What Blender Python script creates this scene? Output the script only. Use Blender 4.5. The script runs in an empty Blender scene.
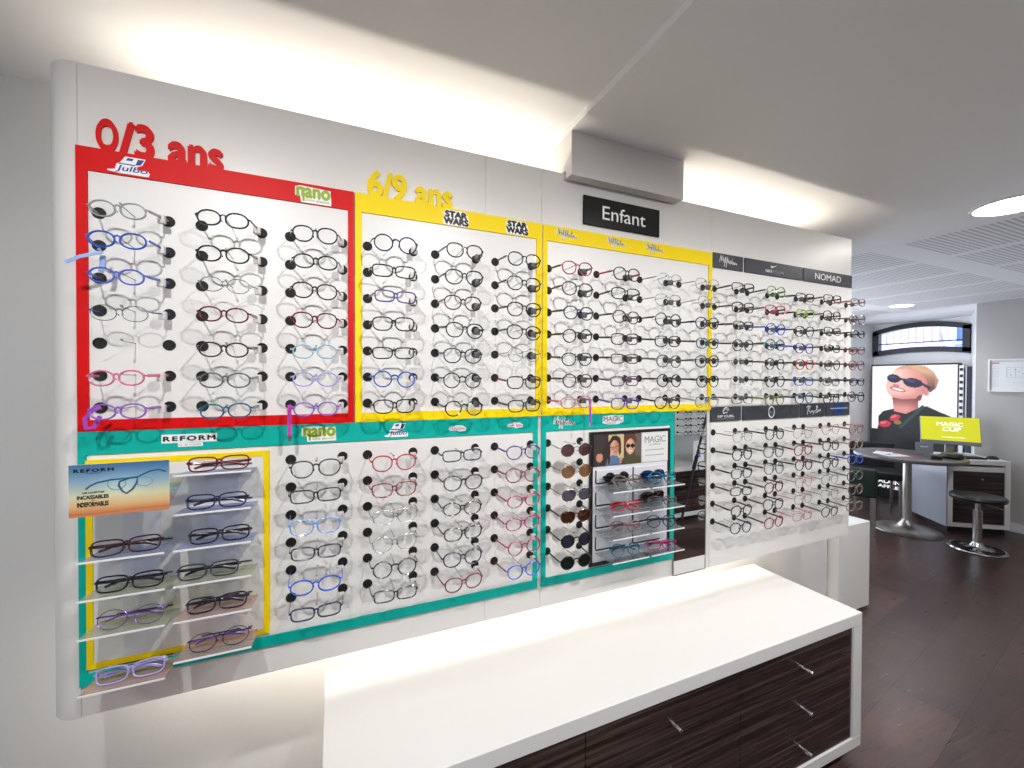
import bpy, bmesh, math, random
from mathutils import Vector, Matrix, Euler
random.seed(7)
PI = math.pi
sc = bpy.context.scene
COL = sc.collection

# ------------------------------------------------------------------ helpers
def lin(c):
    return tuple(((v/255)/12.92 if v/255 <= .04045 else ((v/255+.055)/1.055)**2.4) for v in c[:3])

def setp(o, label=None, cat=None, group=None, kind=None):
    if label: o['label'] = label
    if cat: o['category'] = cat
    if group: o['group'] = group
    if kind: o['kind'] = kind
    return o

def thing(name, label, cat, loc=(0, 0, 0), rot=(0, 0, 0), group=None):
    o = bpy.data.objects.new(name, None)
    o.empty_display_size = .05
    COL.objects.link(o)
    o.location = loc; o.rotation_euler = rot
    return setp(o, label, cat, group)

def cum(p):
    v = Vector((0, 0, 0))
    while p is not None:
        v += Vector(p.location); p = p.parent
    return v

class MB:
    """collects shapes, builds one mesh object"""
    def __init__(s):
        s.bm = bmesh.new()
    def box(s, x0, x1, y0, y1, z0, z1, bev=0, seg=2):
        t = bmesh.new()
        bmesh.ops.create_cube(t, size=1)
        for v in t.verts:
            v.co = ((x0+x1)/2+v.co.x*(x1-x0), (y0+y1)/2+v.co.y*(y1-y0), (z0+z1)/2+v.co.z*(z1-z0))
        if bev:
            bmesh.ops.bevel(t, geom=t.edges[:], offset=bev, segments=seg, affect='EDGES', profile=.6)
        s.merge(t); return s
    def merge(s, t, M=None):
        if M is not None: bmesh.ops.transform(t, matrix=M, verts=t.verts)
        m = {}
        for v in t.verts: m[v] = s.bm.verts.new(v.co)
        for f in t.faces:
            try: s.bm.faces.new([m[v] for v in f.verts])
            except ValueError: pass
        t.free()
    def tube(s, pts, r, n=6, closed=False, flat=None, up=Vector((0, 0, 1)), caps=True):
        """sweep; r radius or list; flat=(a,b): half sizes along side / along up"""
        pts = [Vector(p) for p in pts]; N = len(pts); rings = []
        for i, p in enumerate(pts):
            a = pts[(i-1) % N] if (closed or i > 0) else p
            b = pts[(i+1) % N] if (closed or i < N-1) else p
            d = (b-a).normalized()
            u = up - d*up.dot(d)
            if u.length < 1e-4: u = Vector((0, 1, 0)) - d*d.y
            u.normalize(); w = d.cross(u)
            rr = r[i] if isinstance(r, (list, tuple)) else r
            A, B = (flat[0]*rr, flat[1]*rr) if flat else (rr, rr)
            rings.append([s.bm.verts.new(p+w*(A*math.cos(2*PI*k/n+PI/n))+u*(B*math.sin(2*PI*k/n+PI/n))) for k in range(n)])
        for i in range(N if closed else N-1):
            R0, R1 = rings[i], rings[(i+1) % N]
            for k in range(n):
                s.bm.faces.new((R0[k], R0[(k+1) % n], R1[(k+1) % n], R1[k]))
        if not closed and caps:
            s.bm.faces.new(rings[0][::-1]); s.bm.faces.new(rings[-1])
        return s
    def lathe(s, prof, c=(0, 0, 0), n=32, axis='Z', a0=0, a1=2*PI):
        """prof: [(r,h)...] around an axis through c"""
        c = Vector(c); full = abs(a1-a0-2*PI) < 1e-6
        def P(r, h, a):
            x, y = r*math.cos(a), r*math.sin(a)
            return c + (Vector((x, y, h)) if axis == 'Z' else Vector((x, h, y)) if axis == 'Y' else Vector((h, x, y)))
        m = n if full else n+1; rings = []
        for r, h in prof:
            if r < 1e-6: rings.append([s.bm.verts.new(P(0, h, 0))])
            else: rings.append([s.bm.verts.new(P(r, h, a0+(a1-a0)*k/n)) for k in range(m)])
        for A, B in zip(rings, rings[1:]):
            for k in range(n):
                k2 = (k+1) % m
                if len(A) == 1 and len(B) == 1: continue
                if len(A) == 1: s.bm.faces.new((A[0], B[k2], B[k]))
                elif len(B) == 1: s.bm.faces.new((A[k], A[k2], B[0]))
                else: s.bm.faces.new((A[k], A[k2], B[k2], B[k]))
        return s
    def prism(s, pts, a, b, axis='Y'):
        """extrude a 2D polygon from a to b along an axis (Y: pts are x,z; Z: x,y; X: y,z)"""
        def P(p, h):
            return (p[0], h, p[1]) if axis == 'Y' else (p[0], p[1], h) if axis == 'Z' else (h, p[0], p[1])
        A = [s.bm.verts.new(P(p, a)) for p in pts]; B = [s.bm.verts.new(P(p, b)) for p in pts]
        n = len(pts)
        s.bm.faces.new(A); s.bm.faces.new(B[::-1])
        for k in range(n): s.bm.faces.new((A[k], B[k], B[(k+1) % n], A[(k+1) % n]))
        return s
    def ring(s, X, x, Z, z, y0, y1):
        """rectangular frame: outer X=(x0,x1) Z=(z0,z1), inner x, z"""
        s.box(X[0], X[1], y0, y1, z[1], Z[1]); s.box(X[0], X[1], y0, y1, Z[0], z[0])
        s.box(X[0], x[0], y0, y1, z[0], z[1]); s.box(x[1], X[1], y0, y1, z[0], z[1]); return s
    def mesh(s, name, smooth=False, norm=True):
        if norm: bmesh.ops.recalc_face_normals(s.bm, faces=s.bm.faces)
        me = bpy.data.meshes.new(name); s.bm.to_mesh(me); s.bm.free()
        if smooth:
            me.polygons.foreach_set('use_smooth', [True]*len(me.polygons))
            try: me.set_sharp_from_angle(angle=math.radians(40))
            except Exception: pass
        return me
    def obj(s, name, mat, parent=None, smooth=False, local=False):
        return link(name, s.mesh(name, smooth), mat, parent, local)

def link(name, me, mat, parent=None, local=False):
    o = bpy.data.objects.new(name, me); COL.objects.link(o)
    if mat is not None and not me.materials: me.materials.append(mat)
    if parent is not None:
        if not local: me.transform(Matrix.Translation(-cum(parent)))
        o.parent = parent
    return o

def inst(name, me, mat, parent):
    """object sharing a mesh, its own material on the object slot"""
    o = bpy.data.objects.new(name, me); COL.objects.link(o)
    if not me.materials: me.materials.append(mat)
    o.material_slots[0].link = 'OBJECT'; o.material_slots[0].material = mat
    o.parent = parent
    return o

# ------------------------------------------------------------------ materials
_mc = {}
def nodes(name):
    m = bpy.data.materials.new(name); m.use_nodes = True
    nt = m.node_tree; b = nt.nodes['Principled BSDF']
    return m, nt, b

def pbr(name, rgb, rough=.5, metal=0, coat=0, spec=.5, bump=0, bscale=200, var=0, emit=0):
    key = (name, rgb, rough, metal, coat, spec, bump, var, emit)
    if key in _mc: return _mc[key]
    m, nt, b = nodes(name)
    b.inputs['Base Color'].default_value = (*lin(rgb), 1)
    b.inputs['Roughness'].default_value = rough; b.inputs['Metallic'].default_value = metal
    b.inputs['Coat Weight'].default_value = coat; b.inputs['Coat Roughness'].default_value = .05
    b.inputs['Specular IOR Level'].default_value = spec
    if emit:
        b.inputs['Emission Color'].default_value = (*lin(rgb), 1); b.inputs['Emission Strength'].default_value = emit
    if bump or var:
        tc = nt.nodes.new('ShaderNodeTexCoord'); no = nt.nodes.new('ShaderNodeTexNoise')
        no.inputs['Scale'].default_value = bscale; no.inputs['Detail'].default_value = 4
        nt.links.new(tc.outputs['Object'], no.inputs['Vector'])
        if bump:
            bp = nt.nodes.new('ShaderNodeBump'); bp.inputs['Strength'].default_value = bump; bp.inputs['Distance'].default_value = .002
            nt.links.new(no.outputs['Fac'], bp.inputs['Height']); nt.links.new(bp.outputs['Normal'], b.inputs['Normal'])
        if var:
            mx = nt.nodes.new('ShaderNodeMixRGB'); mx.blend_type = 'MULTIPLY'; mx.inputs[0].default_value = var
            mx.inputs[1].default_value = (*lin(rgb), 1); nt.links.new(no.outputs['Fac'], mx.inputs[2])
            nt.links.new(mx.outputs[0], b.inputs['Base Color'])
    _mc[key] = m
    return m

def glassy(name, tint, refl=.05, diff=0, rough=.02):
    """thin clear or tinted sheet: see-through with a surface reflection"""
    key = (name, tint, refl, diff, rough)
    if key in _mc: return _mc[key]
    m = bpy.data.materials.new(name); m.use_nodes = True; nt = m.node_tree
    for n in list(nt.nodes):
        if n.type == 'BSDF_PRINCIPLED': nt.nodes.remove(n)
    out = [n for n in nt.nodes if n.type == 'OUTPUT_MATERIAL'][0]
    tr = nt.nodes.new('ShaderNodeBsdfTransparent'); tr.inputs[0].default_value = (*lin(tint), 1)
    gl = nt.nodes.new('ShaderNodeBsdfGlossy'); gl.inputs['Roughness'].default_value = rough
    lw = nt.nodes.new('ShaderNodeLayerWeight'); lw.inputs[0].default_value = .35
    mp = nt.nodes.new('ShaderNodeMath'); mp.operation = 'MULTIPLY_ADD'; mp.inputs[1].default_value = .35; mp.inputs[2].default_value = refl
    nt.links.new(lw.outputs['Fresnel'], mp.inputs[0])
    mx = nt.nodes.new('ShaderNodeMixShader'); nt.links.new(mp.outputs[0], mx.inputs[0])
    nt.links.new(gl.outputs[0], mx.inputs[2]); src = tr.outputs[0]
    if diff:
        df = nt.nodes.new('ShaderNodeBsdfDiffuse'); df.inputs[0].default_value = (*lin(tint), 1)
        m2 = nt.nodes.new('ShaderNodeMixShader'); m2.inputs[0].default_value = diff
        nt.links.new(tr.outputs[0], m2.inputs[1]); nt.links.new(df.outputs[0], m2.inputs[2]); src = m2.outputs[0]
    nt.links.new(src, mx.inputs[1]); nt.links.new(mx.outputs[0], out.inputs[0])
    _mc[key] = m
    return m

def emitter(name, rgb, strength):
    m = bpy.data.materials.new(name); m.use_nodes = True; nt = m.node_tree
    b = nt.nodes['Principled BSDF']; b.inputs['Base Color'].default_value = (*lin(rgb), 1)
    b.inputs['Emission Color'].default_value = (*lin(rgb), 1); b.inputs['Emission Strength'].default_value = strength
    return m

def attr_mat(name, rough=.35, emit=0, coat=0):
    m, nt, b = nodes(name)
    a = nt.nodes.new('ShaderNodeVertexColor'); a.layer_name = 'print'
    nt.links.new(a.outputs[0], b.inputs['Base Color']); b.inputs['Roughness'].default_value = rough
    b.inputs['Coat Weight'].default_value = coat
    if emit:
        nt.links.remove(b.inputs['Base Color'].links[0]); b.inputs['Base Color'].default_value = (.03, .03, .03, 1); b.inputs['Specular IOR Level'].default_value = .12
        nt.links.new(a.outputs[0], b.inputs['Emission Color']); b.inputs['Emission Strength'].default_value = emit
    return m

def ebony(name):
    """dark stained wood with fine horizontal grain"""
    m, nt, b = nodes(name)
    tc = nt.nodes.new('ShaderNodeTexCoord'); mp = nt.nodes.new('ShaderNodeMapping')
    mp.inputs['Scale'].default_value = (.55, 3, 26)
    no = nt.nodes.new('ShaderNodeTexNoise'); no.inputs['Scale'].default_value = 3; no.inputs['Detail'].default_value = 7
    mp2 = nt.nodes.new('ShaderNodeMapping'); mp2.inputs['Scale'].default_value = (1.6, 10, 120)
    n2 = nt.nodes.new('ShaderNodeTexNoise'); n2.inputs['Scale'].default_value = 3; n2.inputs['Detail'].default_value = 4
    ad = nt.nodes.new('ShaderNodeMath'); ad.operation = 'MULTIPLY_ADD'; ad.inputs[1].default_value = .45
    cr = nt.nodes.new('ShaderNodeValToRGB'); e = cr.color_ramp.elements
    e[0].position = .55; e[0].color = (*lin((30, 22, 22)), 1); e[1].position = .92; e[1].color = (*lin((88, 72, 66)), 1)
    k = cr.color_ramp.elements.new(.74); k.color = (*lin((58, 45, 43)), 1)
    L = nt.links.new
    L(tc.outputs['Object'], mp.inputs[0]); L(tc.outputs['Object'], mp2.inputs[0]); L(mp.outputs[0], no.inputs[0]); L(mp2.outputs[0], n2.inputs[0])
    L(n2.outputs['Fac'], ad.inputs[0]); L(no.outputs['Fac'], ad.inputs[2]); L(ad.outputs[0], cr.inputs[0])
    L(cr.outputs[0], b.inputs['Base Color']); b.inputs['Roughness'].default_value = .2
    b.inputs['Specular IOR Level'].default_value = .4
    return m

def floor_mat():
    m, nt, b = nodes('dark_plank_floor'); L = nt.links.new
    tc = nt.nodes.new('ShaderNodeTexCoord'); mp = nt.nodes.new('ShaderNodeMapping')
    mp.inputs['Rotation'].default_value = (0, 0, math.radians(-9)); mp.inputs['Location'].default_value = (.35, .0, 0)
    br = nt.nodes.new('ShaderNodeTexBrick'); br.inputs['Scale'].default_value = 1
    br.inputs['Brick Width'].default_value = 1.22; br.inputs['Row Height'].default_value = .24
    br.inputs['Mortar Size'].default_value = .0018; br.inputs['Bias'].default_value = -.1
    br.inputs['Color1'].default_value = (*lin((66, 46, 43)), 1); br.inputs['Color2'].default_value = (*lin((104, 76, 68)), 1)
    br.inputs['Mortar'].default_value = (*lin((30, 20, 20)), 1)
    mp2 = nt.nodes.new('ShaderNodeMapping'); mp2.inputs['Rotation'].default_value = (0, 0, math.radians(-9)); mp2.inputs['Scale'].default_value = (1.2, 14, 1)
    no = nt.nodes.new('ShaderNodeTexNoise'); no.inputs['Scale'].default_value = 5; no.inputs['Detail'].default_value = 8
    n3 = nt.nodes.new('ShaderNodeTexNoise'); n3.inputs['Scale'].default_value = 6; n3.inputs['Detail'].default_value = 5
    cr = nt.nodes.new('ShaderNodeValToRGB'); cr.color_ramp.elements[0].position = .3; cr.color_ramp.elements[0].color = (.35, .35, .35, 1); cr.color_ramp.elements[1].position = .75
    c3 = nt.nodes.new('ShaderNodeValToRGB'); c3.color_ramp.elements[0].position = .3; c3.color_ramp.elements[0].color = (.55, .55, .55, 1); c3.color_ramp.elements[1].position = .7
    mx = nt.nodes.new('ShaderNodeMixRGB'); mx.blend_type = 'MULTIPLY'; mx.inputs[0].default_value = .7
    m3 = nt.nodes.new('ShaderNodeMixRGB'); m3.blend_type = 'MULTIPLY'; m3.inputs[0].default_value = .8
    L(tc.outputs['Object'], mp.inputs[0]); L(mp.outputs[0], br.inputs[0]); L(tc.outputs['Object'], mp2.inputs[0]); L(mp2.outputs[0], no.inputs[0]); L(tc.outputs['Object'], n3.inputs[0])
    L(no.outputs['Fac'], cr.inputs[0]); L(br.outputs['Color'], mx.inputs[1]); L(cr.outputs[0], mx.inputs[2])
    L(n3.outputs['Fac'], c3.inputs[0]); L(mx.outputs[0], m3.inputs[1]); L(c3.outputs[0], m3.inputs[2]); L(m3.outputs[0], b.inputs['Base Color'])
    rr = nt.nodes.new('ShaderNodeMapRange'); rr.inputs[3].default_value = .2; rr.inputs[4].default_value = .42
    L(no.outputs['Fac'], rr.inputs[0]); L(rr.outputs[0], b.inputs['Roughness'])
    bp = nt.nodes.new('ShaderNodeBump'); bp.inputs['Strength'].default_value = .25; bp.inputs['Distance'].default_value = .002
    L(no.outputs['Fac'], bp.inputs['Height']); L(bp.outputs[0], b.inputs['Normal'])
    return m

def slot_mat():
    """acoustic ceiling board: rows of dark slots cut in a white board (object coordinates)"""
    m, nt, b = nodes('slotted_acoustic_board'); L = nt.links.new
    tc = nt.nodes.new('ShaderNodeTexCoord'); sx = nt.nodes.new('ShaderNodeSeparateXYZ'); L(tc.outputs['Object'], sx.inputs[0])
    def M(op, a, v, c=None):
        n = nt.nodes.new('ShaderNodeMath'); n.operation = op
        for i, q in enumerate((a, v, c)):
            if q is None: continue
            if isinstance(q, (int, float)): n.inputs[i].default_value = q
            else: L(q, n.inputs[i])
        return n.outputs[0]
    fx = M('FRACT', M('DIVIDE', M('SUBTRACT', sx.outputs['X'], 3.2), .63), 0)
    okx = M('LESS_THAN', fx, .875)
    fy = M('FRACT', M('DIVIDE', M('ADD', sx.outputs['Y'], .93), 1.25), 0)   # bands of slots: y from -.9..., gap near y=1.4..1.57
    oky = M('LESS_THAN', fy, .86)
    st = M('LESS_THAN', M('FRACT', M('DIVIDE', sx.outputs['Y'], .027), 0), .5)
    mask = M('MULTIPLY', M('MULTIPLY', M('MULTIPLY', okx, oky), st), M('GREATER_THAN', sx.outputs['X'], 3.195))
    mx = nt.nodes.new('ShaderNodeMixRGB'); L(mask, mx.inputs[0])
    mx.inputs[1].default_value = (*lin((238, 236, 236)), 1); mx.inputs[2].default_value = (*lin((196, 192, 192)), 1)
    L(mx.outputs[0], b.inputs['Base Color']); b.inputs['Roughness'].default_value = .8
    return m

WHITE_LACQ = pbr('white_lacquer', (226, 225, 224), .5, spec=.3)
PANEL = pbr('white_melamine', (228, 225, 221), .35, bump=.02, bscale=300)
FACE = pbr('white_board', (232, 230, 227), .38)
WALLP = pbr('painted_plaster', (218, 218, 217), .75, bump=.15, bscale=180)
CEIL = pbr('ceiling_paint', (240, 239, 239), .85, bump=.08, bscale=150)
SILLW = pbr('white_gloss_paint', (232, 232, 234), .4)
RED = pbr('red_acrylic', (216, 0, 4), .5, spec=.25)
YEL = pbr('yellow_acrylic', (252, 220, 0), .5, spec=.25)
TEAL = pbr('teal_acrylic', (0, 176, 162), .5, spec=.25)
BLACK = pbr('black_plastic', (20, 20, 20), .45)
FELT = pbr('black_rubber', (16, 16, 14), .7)
SIGNGREY = pbr('anthracite_plate', (66, 67, 76), .3, var=.15, bscale=30)
WHITEINK = pbr('white_ink', (245, 245, 245), .5)
BLACKINK = pbr('black_ink', (18, 18, 20), .5)
BLUEINK = pbr('blue_ink', (32, 62, 150), .5)
GREENINK = pbr('green_ink', (150, 176, 20), .5)
PINKINK = pbr('pink_ink', (214, 60, 110), .5)
GREYINK = pbr('grey_ink', (150, 150, 155), .5)
CHROME = pbr('chrome', (205, 205, 205), .15, metal=1)
BRUSHED = pbr('brushed_steel', (170, 165, 158), .35, metal=1)
EBONY = ebony('ebony_veneer')
MIRROR = pbr('mirror_glass', (235, 238, 238), .01, metal=1)
TAGW = pbr('pale_grey_tag', (214, 208, 204), .5)
TAGD = pbr('dark_grey_tag', (92, 90, 90), .45)
LENS = glassy('clear_lens', (252, 253, 253), .02)
CLEAR = glassy('clear_acrylic', (240, 244, 246), .06, .06)

# ------------------------------------------------------------------ text / strokes / pictures
def text_mesh(txt, x0, x1, z0, z1, y, depth=.0006, bold=0, shear=0, spacing=1):
    """text fitted to a rectangle in the x-z plane, reading along +x, facing -y"""
    cu = bpy.data.curves.new('text', 'FONT'); cu.body = txt; cu.size = 1; cu.extrude = .05; cu.shear = shear
    cu.resolution_u = 6; cu.space_character = spacing
    ob = bpy.data.objects.new('text', cu)
    me = bpy.data.meshes.new_from_object(ob)
    bpy.data.objects.remove(ob); bpy.data.curves.remove(cu)
    xs = [v.co.x for v in me.vertices]; ys = [v.co.y for v in me.vertices]; zs = [v.co.z for v in me.vertices]
    ax, bx, ay, by, az, bz = min(xs), max(xs), min(ys), max(ys), min(zs), max(zs)
    for v in me.vertices:
        c = v.co.copy()
        v.co = (x0+(c.x-ax)/(bx-ax)*(x1-x0), y-depth*(c.z-az)/max(1e-9, bz-az), z0+(c.y-ay)/(by-ay)*(z1-z0))
    me.materials.clear()
    if bold:                                  # heavier strokes: the same letters again, shifted a little
        d = bold*.9*(x1-x0)/(bx-ax); e = bold*.9*(z1-z0)/(by-ay); t = bmesh.new()
        for k, (dx, dz) in enumerate(((0, 0), (d, 0), (-d, 0), (0, e), (0, -e))):
            q = me.copy(); q.transform(Matrix.Translation((dx, -.00002*k, dz))); t.from_mesh(q); bpy.data.meshes.remove(q)
        t.to_mesh(me); t.free()
    return me

def text(name, txt, x0, x1, z0, z1, y, mat, parent, depth=.0006, local=False, **k):
    return link(name, text_mesh(txt, x0, x1, z0, z1, y, depth, **k), mat, parent, local)

SCRIPT = [[(0, .42), (.02, .6), (.07, .98), (.1, .8), (.11, .45), (.13, .75), (.19, 1), (.21, .7), (.22, .4)],
          [(.1, .6), (.2, .62), (.27, .6)], [(.25, .05), (.28, .3), (.31, .8), (.35, .95), (.33, .6), (.3, .4), (.36, .5)],
          [(.37, 0), (.39, .3), (.42, .8), (.46, .92), (.44, .6), (.41, .42), (.48, .5)],
          [(.48, .45), (.55, .9), (.52, .5), (.54, .34), (.59, .42), (.63, .55), (.6, .62), (.58, .5), (.62, .34), (.67, .42)],
          [(.67, .42), (.74, .85), (.71, .5), (.73, .34), (.78, .42), (.83, .52), (.8, .55), (.78, .42), (.82, .32), (.86, .42), (.85, .52), (.89, .5), (.9, .36), (.94, .38), (.96, .5), (.97, .36), (1, .33)]]
RAYBAN = [[(.05, 0), (.1, .5), (.14, .95)], [(0, .78), (.12, .98), (.26, .9), (.22, .66), (.1, .55), (.2, .4), (.3, .12)],
          [(.3, .3), (.36, .45), (.33, .25), (.4, .4), (.44, .2)], [(.44, .42), (.48, .25), (.55, .45), (.5, .05), (.46, 0)],
          [(.58, .38), (.64, .42)], [(.66, .15), (.7, .5), (.74, .95)], [(.66, .85), (.78, .95), (.8, .75), (.72, .6), (.82, .5), (.8, .3), (.68, .2)],
          [(.84, .35), (.9, .5), (.86, .28), (.92, .42), (.94, .3), (.96, .5), (1, .55), (1, .35)]]
WAVE = [[(.1, .1), (.0, .5), (.15, .85), (.5, 1), (.85, .85), (.95, .55)], [(.12, .5), (.3, .78), (.55, .82), (.72, .6), (.62, .45)], [(.1, .1), (.4, .3), (.7, .2)]]
def strokes(name, S, x0, x1, z0, z1, y, r, mat, parent, local=False):
    mb = MB()
    for s in S:
        mb.tube([(x0+a*(x1-x0), y, z0+b*(z1-z0)) for a, b in s], r, 4, flat=(1, .35), up=Vector((0, 1, 0)))
    return mb.obj(name, mat, parent, local=local)

def inpoly(p, poly):
    x, y = p; c = False; n = len(poly); j = n-1
    for i in range(n):
        xi, yi = poly[i]; xj, yj = poly[j]
        if (yi > y) != (yj > y) and x < (xj-xi)*(y-yi)/(yj-yi)+xi: c = not c
        j = i
    return c
def inell(p, c, rx, ry, t=0):
    dx, dy = p[0]-c[0], p[1]-c[1]; ct, st = math.cos(t), math.sin(t)
    return ((dx*ct+dy*st)/rx)**2+((-dx*st+dy*ct)/ry)**2 < 1
def nearseg(p, a, b, w):
    ax, ay = a; bx, by = b; dx, dy = bx-ax, by-ay
    t = max(0, min(1, ((p[0]-ax)*dx+(p[1]-ay)*dy)/(dx*dx+dy*dy)))
    return math.hypot(p[0]-ax-t*dx, p[1]-ay-t*dy) < w

def picture(name, W, H, nx, nz, func, mat, parent, M):
    """printed sheet: grid in its own x-z plane (0..W, 0..H), colours from func(x, y-down) in widths"""
    me = bpy.data.meshes.new(name); vs = []; fs = []; cs = []
    for j in range(nz+1):
        for i in range(nx+1):
            vs.append((W*i/nx, 0, H*j/nz)); cs.append((*lin(func(i/nx, (1-j/nz)*H/W)), 1))
    for j in range(nz):
        for i in range(nx):
            a = j*(nx+1)+i; fs.append((a, a+1, a+nx+2, a+nx+1))
    me.from_pydata(vs, [], fs)
    at = me.color_attributes.new('print', 'FLOAT_COLOR', 'POINT')
    at.data.foreach_set('color', [q for c in cs for q in c])
    me.transform(M)
    return link(name, me, mat, parent)

# ------------------------------------------------------------------ camera
cam = bpy.data.cameras.new('camera'); co = bpy.data.objects.new('camera', cam); COL.objects.link(co)
f, yaw, pit, rol = 415.357, math.radians(23.2732), math.radians(-.6585), math.radians(.232)
F = Vector((math.sin(yaw)*math.cos(pit), math.cos(yaw)*math.cos(pit), math.sin(pit)))
R0 = Vector((math.cos(yaw), -math.sin(yaw), 0)); U0 = R0.cross(F)
R1 = R0*math.cos(rol)+U0*math.sin(rol); U1 = -R0*math.sin(rol)+U0*math.cos(rol)
co.matrix_world = Matrix(((R1.x, U1.x, -F.x, 0), (R1.y, U1.y, -F.y, 0), (R1.z, U1.z, -F.z, 1.52), (0, 0, 0, 1)))
cam.sensor_width = 36; cam.lens = f/1024*36; cam.clip_start = .02; cam.clip_end = 100
sc.camera = co

# ------------------------------------------------------------------ room shell
CZ = 2.354
def struct(name, mb, mat, label=None):
    o = mb.obj(name, mat); o['kind'] = 'structure'; o['label'] = label or name.replace('_', ' '); o['category'] = 'room'
    return o
struct('floor', MB().box(-3.2, 7.2, -1.6, 3.7, -.1, 0), floor_mat(), 'dark brown wood plank floor')
mb = MB(); mb.box(-3.2, .731, -1.6, 1.72, CZ+.022, CZ+.2); mb.box(.731, 3.1, -1.6, 3.7, CZ, CZ+.2)
struct('ceiling', mb, CEIL, 'plain white plaster ceiling with a shallow step')
struct('ceiling_acoustic', MB().box(3.1, 6.45, -1.6, 3.7, CZ, CZ+.2), slot_mat(), 'white ceiling boards with rows of slots')
struct('wall_back', MB().box(-3.2, 2.95, 1.66, 1.8, 0, CZ+.022), WALLP, 'pale plaster wall behind the display')
struct('wall_return', MB().box(2.85, 2.95, 1.8, 3.5, 0, CZ), WALLP, 'pale plaster return wall')
struct('wall_side', MB().box(2.95, 3.25, 3.4, 3.6, 0, CZ).box(6.0, 7.0, 3.4, 3.6, 0, CZ).box(3.25, 6.0, 3.4, 3.6, 0, .25).box(3.25, 6.0, 3.4, 3.6, 2.2, CZ), WALLP, 'pale plaster side wall at the far end')
struct('wall_front', MB().box(-3.2, 7.2, -1.6, -1.45, 0, CZ+.022), WALLP, 'pale plaster wall opposite the display')
# far wall with a splayed window recess
struct('wall_far', MB().box(6.33, 6.9, -1.45, 2.13, 0, CZ), pbr('grey_wall_paint', (176, 173, 170), .75, bump=.12, bscale=160), 'grey far wall with the framed plan')
mb = MB(); mb.prism([(6.33, 2.13), (6.9, 2.13), (6.75, 2.31)], 0, CZ, 'Z')
struct('trim_1', mb, SILLW, 'white splayed window jamb on the right')
mb = MB(); mb.prism([(6.33, 3.4), (6.75, 3.25), (6.9, 3.4)], 0, CZ, 'Z')
struct('trim_2', mb, SILLW, 'white splayed window jamb on the left')
mb = MB(); mb.prism([(6.36, CZ), (6.40, CZ-.055), (6.9, CZ-.10), (6.9, CZ)], 2.13, 3.4, 'Y')
# prism on Y takes (x,z)
struct('trim_3', mb, CEIL, 'white sloped soffit over the window recess')
def arch(y, top):            # arched heads: rise towards the middle
    t = (y-2.31)/(3.25-2.31); return top + .075*(1-(2*t-1)**2) - .02
N = 14; ys = [2.31+(3.25-2.31)*k/N for k in range(N+1)]
mb = MB()
mb.prism([(2.2, 0), (3.4, 0), (3.4, 1.84)] + [(y, 1.845+.04*(1-((y-2.78)/.47)**2)-.005) for y in reversed(ys)] + [(2.2, 1.84)], 6.75, 6.9, 'X')
mb.prism([(2.2, CZ), (2.2, arch(2.31, 2.20))] + [(y, arch(y, 2.20)) for y in ys] + [(3.4, arch(3.25, 2.20)), (3.4, CZ)], 6.75, 6.9, 'X')
mb.box(6.75, 6.9, 2.2, 2.31, 1.84, 2.2); mb.box(6.75, 6.9, 3.25, 3.4, 1.84, 2.2)
struct('wall_window', mb, SILLW, 'white wall around the arched window')
# arched window: dark frame, glass
win = struct('window_1', MB().prism([(ys[0], 1.84), *[(y, 1.842+.04*(1-((y-2.78)/.47)**2)) for y in ys[1:-1]], (ys[-1], 1.84), *[(y, 1.842+.065+.04*(1-((y-2.78)/.47)**2)) for y in reversed(ys)]], 6.72, 6.80, 'X'), pbr('dark_grey_frame', (38, 38, 44), .4), 'arched dark framed window high above the lightbox')
mb = MB()
mb.prism([*[(y, arch(y, 2.20)-.062) for y in ys], *[(y, arch(y, 2.20)) for y in reversed(ys)]], 6.72, 6.80, 'X')
mb.box(6.72, 6.80, 2.31, 2.375, 1.86, 2.17); mb.box(6.72, 6.80, 3.185, 3.25, 1.86, 2.17)
mb.box(6.745, 6.775, 2.37, 3.19, 1.998, 2.01)
mb.obj('window_frame', pbr('dark_grey_frame', (38, 38, 44), .4), win)
MB().box(6.757, 6.763, 2.37, 3.19, 1.87, 2.23).obj('window_pane', glassy('window_glass', (250, 252, 255), .04), win)
struct('baseboard_far', MB().box(6.30, 6.33, -1.45, 2.13, 0, .085, .004), SILLW, 'white skirting on the far wall')
# ceiling bulkhead (fits over the top edge of the display)
mb = MB(); mb.box(.7328, 1.2282, 1.2065, 1.2455, 2.207, CZ); mb.box(.7328, 1.2282, 1.2455, 1.66, 2.236, CZ)
struct('wall_bulkhead', mb, pbr('bulkhead_paint', (222, 218, 214), .7), 'white boxed bulkhead under the ceiling')
# shop end towards the street: glazed opening
mb = MB(); mb.box(-3.2, -3.1, -1.6, -1.2, 0, CZ+.022); mb.box(-3.2, -3.1, -.3, 1.8, 0, CZ+.022); mb.box(-3.2, -3.1, -1.2, -.3, 1.9, CZ+.022); mb.box(-3.2, -3.1, -1.2, -.3, 0, .1)
struct('wall_left', mb, WALLP, 'street end wall with a shop window opening')
struct('window_3', MB().ring((3.25, 6.0), (3.3, 5.95), (.25, 2.2), (.3, 2.15), 3.46, 3.5), BLACK, 'shop window on the far side')
w2 = struct('window_2', MB().ring((-1.2, -.3), (-1.15, -.35), (.1, 1.9), (.15, 1.85), 0, .04), BLACK, 'shop window at the street end')
w2.matrix_world = Matrix.Translation((-3.12, 0, 0)) @ Matrix.Rotation(PI/2, 4, 'Z')
struct('wall_end', MB().box(7.0, 7.2, -1.6, 3.7, 0, 1.0), WALLP, 'outer wall below the window') if False else None

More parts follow.
